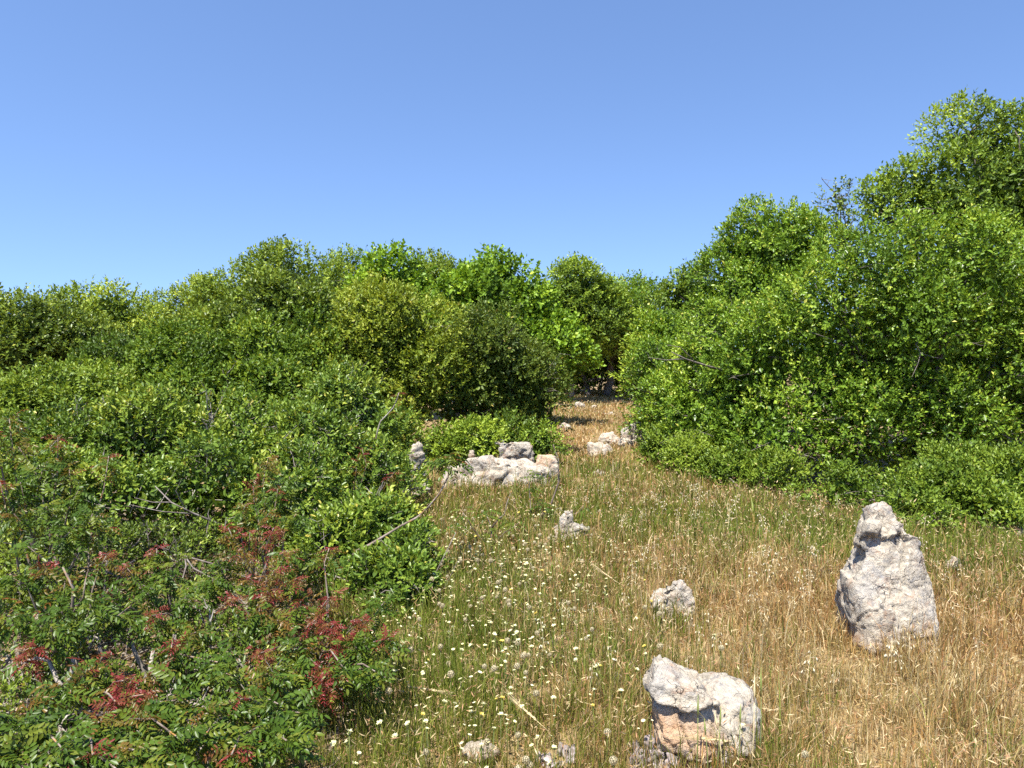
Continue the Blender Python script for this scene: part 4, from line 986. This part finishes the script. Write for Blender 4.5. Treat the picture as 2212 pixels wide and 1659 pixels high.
    print('grass faces', len(S), 'total tris', sum(len(m.polygons) for m in bpy.data.meshes) + len(S))
    o = obj('grass', mesh_from('grass', V, S, F, {'Col': C}), M['grass'], kind='stuff')
    tag(o, 'dry straw-coloured grass with green patches covering the clearing', 'grass')
build_grass()

# leaf litter and dead stuff on the ground under the foreground shrubs
def build_litter():
    g = np.random.default_rng(5); n = 26000
    y = g.uniform(2.0, 6.5, n); x = g.uniform(-4.2, -.5, n)
    k = x < np.interp(y, [0, 3.4, 4.6, 6, 8], [-.7, -.7, -.9, -1.2, -1.2]); x, y = x[k], y[k]; n = len(x)
    p = np.stack((x, y, gzn(x, y) + g.uniform(.003, .03, n)), -1)
    c = np.array([(.20, .15, .10), (.14, .09, .05), (.30, .25, .19), (.10, .06, .03)])[g.integers(0, 4, n)] * g.uniform(.7, 1.2, (n, 1))  # litter browns, deepened so the shade under the shrubs is in the colour
    V, S, F, T = leaf_arrays(p, nrm(np.stack((g.normal(0, 1, n), g.normal(0, 1, n), g.normal(0, .2, n)), -1)), UP + g.normal(0, .35, (n, 3)), g.uniform(.03, .07, n), g.uniform(.012, .026, n), np.zeros(n), False)
    o = obj('leaf_litter', mesh_from('leaf_litter', V, S, F, {'Col': np.repeat(np.concatenate((c, np.ones((n, 1))), 1), 4, 0)}), M['grass'], kind='stuff')
    tag(o, 'brown dead leaf litter on the ground under the foreground shrubs', 'leaf litter')
build_litter()

# ------------------------------------------------------------------ flowers, seed heads, oats
def flower_meshes():
    st = MB(); st.tube([(0, 0, -.02), (.004, .002, .08), (.001, .004, .15)], [.0016, .0013, .0012], 4)
    ms = st.mesh('flower_stalk'); ms.materials.append(M['stalk'])
    heads = []
    for v in range(3):
        rnd = random.Random(v + 3); mb = MB(); n = 11
        for ring, (r1, z1, r0) in enumerate(((.0165, .010, .002), (.011, .013, .001))):
            for k in range(n - ring * 3):
                a = 2 * math.pi * k / (n - ring * 3) + rnd.uniform(-.15, .15); rr = r1 * rnd.uniform(.85, 1.12); zz = z1 * rnd.uniform(.7, 1.3)
                ca, sa = math.cos(a), math.sin(a); w = .0042
                mb.add([(r0 * ca, r0 * sa, .002), (rr * .6 * ca - w * sa, rr * .6 * sa + w * ca, zz * .5), (rr * ca, rr * sa, zz), (rr * .6 * ca + w * sa, rr * .6 * sa - w * ca, zz * .5)], [(0, 1, 2, 3)])
        me = mb.mesh('flower_head', False); me.materials.append(M['petal_y'] if v == 2 else M['petal']); heads.append(me)
    cx = MB(); cx.tube([(0, 0, -.009), (0, 0, -.004), (0, 0, .004)], [.002, .0062, .0058], 7)
    mc = cx.mesh('calyx'); mc.materials.append(M['calyx'])
    return ms, heads, mc
def seed_meshes():
    out = []
    for v in range(2):
        rnd = random.Random(v + 30); mb = MB(); n = 46
        for k in range(n):
            z = 1 - 2 * (k + .5) / n; a = k * 2.39996; r = math.sqrt(1 - z * z)
            d = Vector((r * math.cos(a), r * math.sin(a), z))
            t = Vector((0, 0, 1)).cross(d); t = t.normalized() if t.length > .1 else Vector((1, 0, 0)); u = d.cross(t)
            R0 = .0155 * rnd.uniform(.92, 1.05); w = .0042
            c = d * R0
            mb.add([d * .003, c + t * w, c + d * .002 + u * w, c - t * w, c - u * w], [(0, 1, 2), (0, 3, 4), (1, 2, 3, 4)])
        me = mb.mesh('seed_globe', False); me.materials.append(M['papery']); out.append(me)
    return out
MS, MH, MC = flower_meshes(); SG = seed_meshes()
def scatter_flowers():
    rnd = random.Random(9); g = np.random.default_rng(19)
    def spot(kind):
        while True:
            y = rnd.uniform(2.55, 6.6); x = rnd.gauss(-.22 + .03 * y, .42) if rnd.random() < .86 else rnd.uniform(-.6, 1.1)
            if y < 3.4 and rnd.random() < .35: continue
            if y > 5.6 and rnd.random() < .5: continue
            if x < np.interp(y, [0, 3.4, 4.6, 6], [-.72, -.72, -.9, -1.1]): continue
            if any(((x - a) / c) ** 2 + ((y - b) / d) ** 2 < 1.1 for a, b, c, d in FOOT): continue
            return x, y
    def link(name, me, parent, loc, s=1.0, rot=(0, 0, 0)):
        o = bpy.data.objects.new(name, me); col.objects.link(o); o.parent = parent; o.location = loc; o.scale = (s, s, s); o.rotation_euler = rot
        return o
    for k in range(300):
        x, y = spot('f'); e = empty('meadow_flower', (x, y, gz(x, y)), rnd.uniform(0, 6.28))
        hs = rnd.uniform(.8, 1.4); s = rnd.uniform(.42, .85)
        st = link('stalk', MS, e, (0, 0, 0)); st.scale = (1, 1, hs)
        top = (.001, .004, .15 * hs); tilt = (rnd.uniform(-.5, .4), rnd.uniform(-.4, .4), 0)
        link('flower_head', MH[2] if rnd.random() < .10 else MH[rnd.randrange(2)], e, top, s, tilt); link('calyx', MC, e, top, s, tilt)
        tag(e, 'small cream-yellow flower on a thin stalk among the dry grass', 'flower', 'cream flowers scattered through the dry grass')
    for k in range(95):
        x, y = spot('s'); e = empty('seed_head', (x, y, gz(x, y)), rnd.uniform(0, 6.28))
        hs = rnd.uniform(.75, 1.25); s = rnd.uniform(.6, 1.0)
        st = link('stalk', MS, e, (0, 0, 0)); st.scale = (1, 1, hs)
        link('seed_globe', SG[rnd.randrange(2)], e, (.001, .004, .15 * hs + .012), s, (rnd.uniform(-.5, .5), rnd.uniform(-.5, .5), 0))
        tag(e, 'papery beige round seed head on a stalk among the dry grass', 'seed head', 'round papery seed heads among the flowers')
    # the many smaller flowers beyond those: one mass
    mb = MB()
    for k in range(380):
        x, y = spot('f'); h = rnd.uniform(.09, .2); z = gz(x, y); s = rnd.uniform(.35, .7)
        mb.tube([(x, y, z - .02), (x + rnd.uniform(-.02, .02), y, z + h)], [.0011, .0009], 3, a=0.0, cap=False)
        n = 8; tx, ty = rnd.uniform(-.5, .5), rnd.uniform(-.6, .2); c = Vector((mb.v[-1][0], mb.v[-1][1], z + h))
        ring = [c + Vector((math.cos(j * .785) * .014 * s, math.sin(j * .785) * .014 * s, .006 * s + (math.cos(j * .785) * tx + math.sin(j * .785) * ty) * .014 * s)) for j in range(n)]
        mb.add([c] + ring, [(0, j + 1, (j + 1) % n + 1) for j in range(n)], rnd.uniform(.6, 1.0))
    o = obj('small_flowers', mb.mesh('small_flowers', False), M['tiny'], kind='stuff'); tag(o, 'countless tiny cream flower heads speckling the grass left of centre', 'flowers')
    # wild oats
    oats = []
    for v in range(4):
        r2 = random.Random(v + 60); mb = MB(); H = .24
        mb.tube([(0, 0, -.02), (.01, 0, H * .5), (.03, .005, H)], [.0015, .0012, .0007], 4)
        me1 = mb.mesh('oat_stem'); me1.materials.append(M['straw'])
        mb = MB()
        for k in range(6):
            t = .7 + .06 * k; p = Vector((.03 * t * t, 0, H * t)); a = k * 2.2 + v
            q = p + Vector((math.cos(a) * .022, math.sin(a) * .022, .006)); dn = Vector((math.cos(a) * .35, math.sin(a) * .35, -1)).normalized()
            mb.tube([p, q], [.0006, .0005], 3, cap=False)
            sd = dn.cross(Vector((0, 1, .2))).normalized(); L = r2.uniform(.02, .028); W = .0046; th = dn.cross(sd) * .002
            mb.add([q, q + dn * L * .45 + sd * W, q + dn * L, q + dn * L * .45 - sd * W, q + dn * L * .45 + th, q + dn * L * .45 - th], [(0, 1, 4), (1, 2, 4), (2, 3, 4), (3, 0, 4), (1, 0, 5), (2, 1, 5), (3, 2, 5), (0, 3, 5)])
        me2 = mb.mesh('oat_ear', False); me2.materials.append(M['oat']); oats.append((me1, me2))
    for k in range(120):
        while True:
            y = rnd.uniform(3.2, 7.4); x = rnd.gauss(1.45, .75) if rnd.random() < .75 else rnd.uniform(-.4, 3.6)
            if x > .66 * y or x < -.5: continue
            if not any(((x - a) / c) ** 2 + ((y - b) / d) ** 2 < 1.2 for a, b, c, d in FOOT): break
        e = empty('wild_oat', (x, y, gz(x, y)), rnd.uniform(0, 6.28)); s = rnd.uniform(.7, 1.1); m1, m2 = rnd.choice(oats)
        link('stem', m1, e, (0, 0, 0), s); link('ear', m2, e, (0, 0, 0), s)
        tag(e, 'wild oat stalk with pale drooping husks in the dry grass', 'oat stalk', 'wild oats standing in the clearing')
    # dandelion clock
    b = at(572, 1552, 3.0); mb = MB(); n = 130
    root = empty('dandelion_clock', (b.x, b.y, 0)); tag(root, 'white fluffy dandelion clock at the bottom left', 'dandelion')
    for k in range(n):
        z = 1 - 2 * (k + .5) / n; a = k * 2.39996; r = math.sqrt(1 - z * z); d = Vector((r * math.cos(a), r * math.sin(a), z))
        mb.tube([d * .003, d * .018], [.0003, .0003], 3, cap=False)
        t = d.cross(Vector((.3, .2, 1))).normalized(); u = d.cross(t)
        for j in range(5):
            w = j * 1.2566; q = d * .018; e2 = q + d * .003 + (t * math.cos(w) + u * math.sin(w)) * .005
            sd = (t * -math.sin(w) + u * math.cos(w)) * .0005
            mb.add([q - sd, q + sd, e2], [(0, 1, 2)])
    me = mb.mesh('fluff', False); o = obj('fluff', me, M['fluff'], root); o.location = (0, 0, b.z)
    mb = MB(); mb.tube([(0, 0, -.02), (.01, 0, b.z * .5), (0, 0, b.z)], [.003, .0026, .0022], 5); obj('stalk', mb.mesh('clock_stalk'), M['stalk'], root)
    # barley ears lying or leaning in the grass
    def barley(label, p0, p1, seed):
        p0, p1 = Vector(p0), Vector(p1); root = empty('barley_ear', p0); tag(root, label, 'grass ear'); d = p1 - p0; L = d.length; rr = random.Random(seed); dn = d.normalized()
        sd = dn.cross(Vector((0, 0, 1))).normalized(); up = sd.cross(dn)
        mb = MB(); mb.tube([Vector((0, 0, 0)), d * .3], [.0016, .0014], 4); obj('stem', mb.mesh('barley_stem'), M['straw'], root)
        mb = MB()
        for k in range(18):
            q = d * (.28 + .3 * k / 18); s = 1 if k % 2 else -1
            v = (dn + sd * s * .35 + up * rr.uniform(-.1, .25)).normalized(); mb.tube([q, q + v * .009, q + v * .018], [.001, .0034, .0008], 4)
        obj('ear', mb.mesh('barley_grains'), M['straw'], root)
        mb = MB()
        for k in range(18):
            q = d * (.3 + .3 * k / 18); v = (dn + sd * rr.uniform(-.12, .12) + up * rr.uniform(-.08, .12)).normalized()
            mb.tube([q, q + v * L * .42], [.0007, .0003], 3, cap=False)
        obj('awns', mb.mesh('barley_awns'), M['straw'], root)
    a0 = gnd(1190, 1600); barley('long yellow barley ear leaning left of the boulder', (a0.x, a0.y, .03), at(1085, 1490, 3.05), 1)
    a0 = gnd(1345, 1285); barley('pale barley ear leaning in the middle of the flowers', (a0.x, a0.y, .06), at(1270, 1215, 4.8), 2)
    a0 = at(880, 1482, 3.3); barley('pale barley ear drooping over the grass beside the red terebinth', a0, at(985, 1500, 3.25), 3)
    a0 = at(1625, 1605, 2.75); barley('pale barley ear bent over at the foot of the front boulder', a0, at(1440, 1590, 2.72), 4)
    # individual grass stalks in front of the boulder
    for k, (px, py0, py1, lean, mat) in enumerate(((1502, 1680, 1512, 6, 'stalk'), (1530, 1670, 1560, -8, 'stalk'), (1565, 1690, 1545, -20, 'straw'), (1590, 1690, 1530, 10, 'stalk'), (1622, 1690, 1470, 8, 'straw'), (1640, 1670, 1455, 4, 'stalk'), (1545, 1685, 1535, 12, 'stalk'))):
        b = gnd(px, py0); b.y = max(b.y, 2.5); b = Vector((at(px, py0, 2.62).x, 2.62, 0)); t = at(px + lean, py1, 2.68)
        root = empty('grass_stalk', b); tag(root, ('leftmost', 'second from left', 'third from left', 'fifth from left', 'sixth from left', 'rightmost', 'fourth from left')[k] + ' of the tall grass stalks standing before the front boulder', 'grass stalk', 'grass stalks before the boulder')
        mb = MB(); q = [Vector((0, 0, -.02)), (t - b) * .5 + Vector((.004, 0, .01)), t - b]; mb.tube(q, [.0026, .0021, .001], 5); obj('stem', mb.mesh('grass_stalk_stem'), M[mat], root)
        mb = MB(); dd = (t - b) - q[1]
        mb.tube([q[1] + dd * .55, q[1] + dd * .8, q[1] + dd * 1.12], [.0012, .0042, .0008], 5); obj('spike', mb.mesh('grass_spike'), M['straw' if mat == 'straw' else 'calyx'], root)
scatter_flowers()
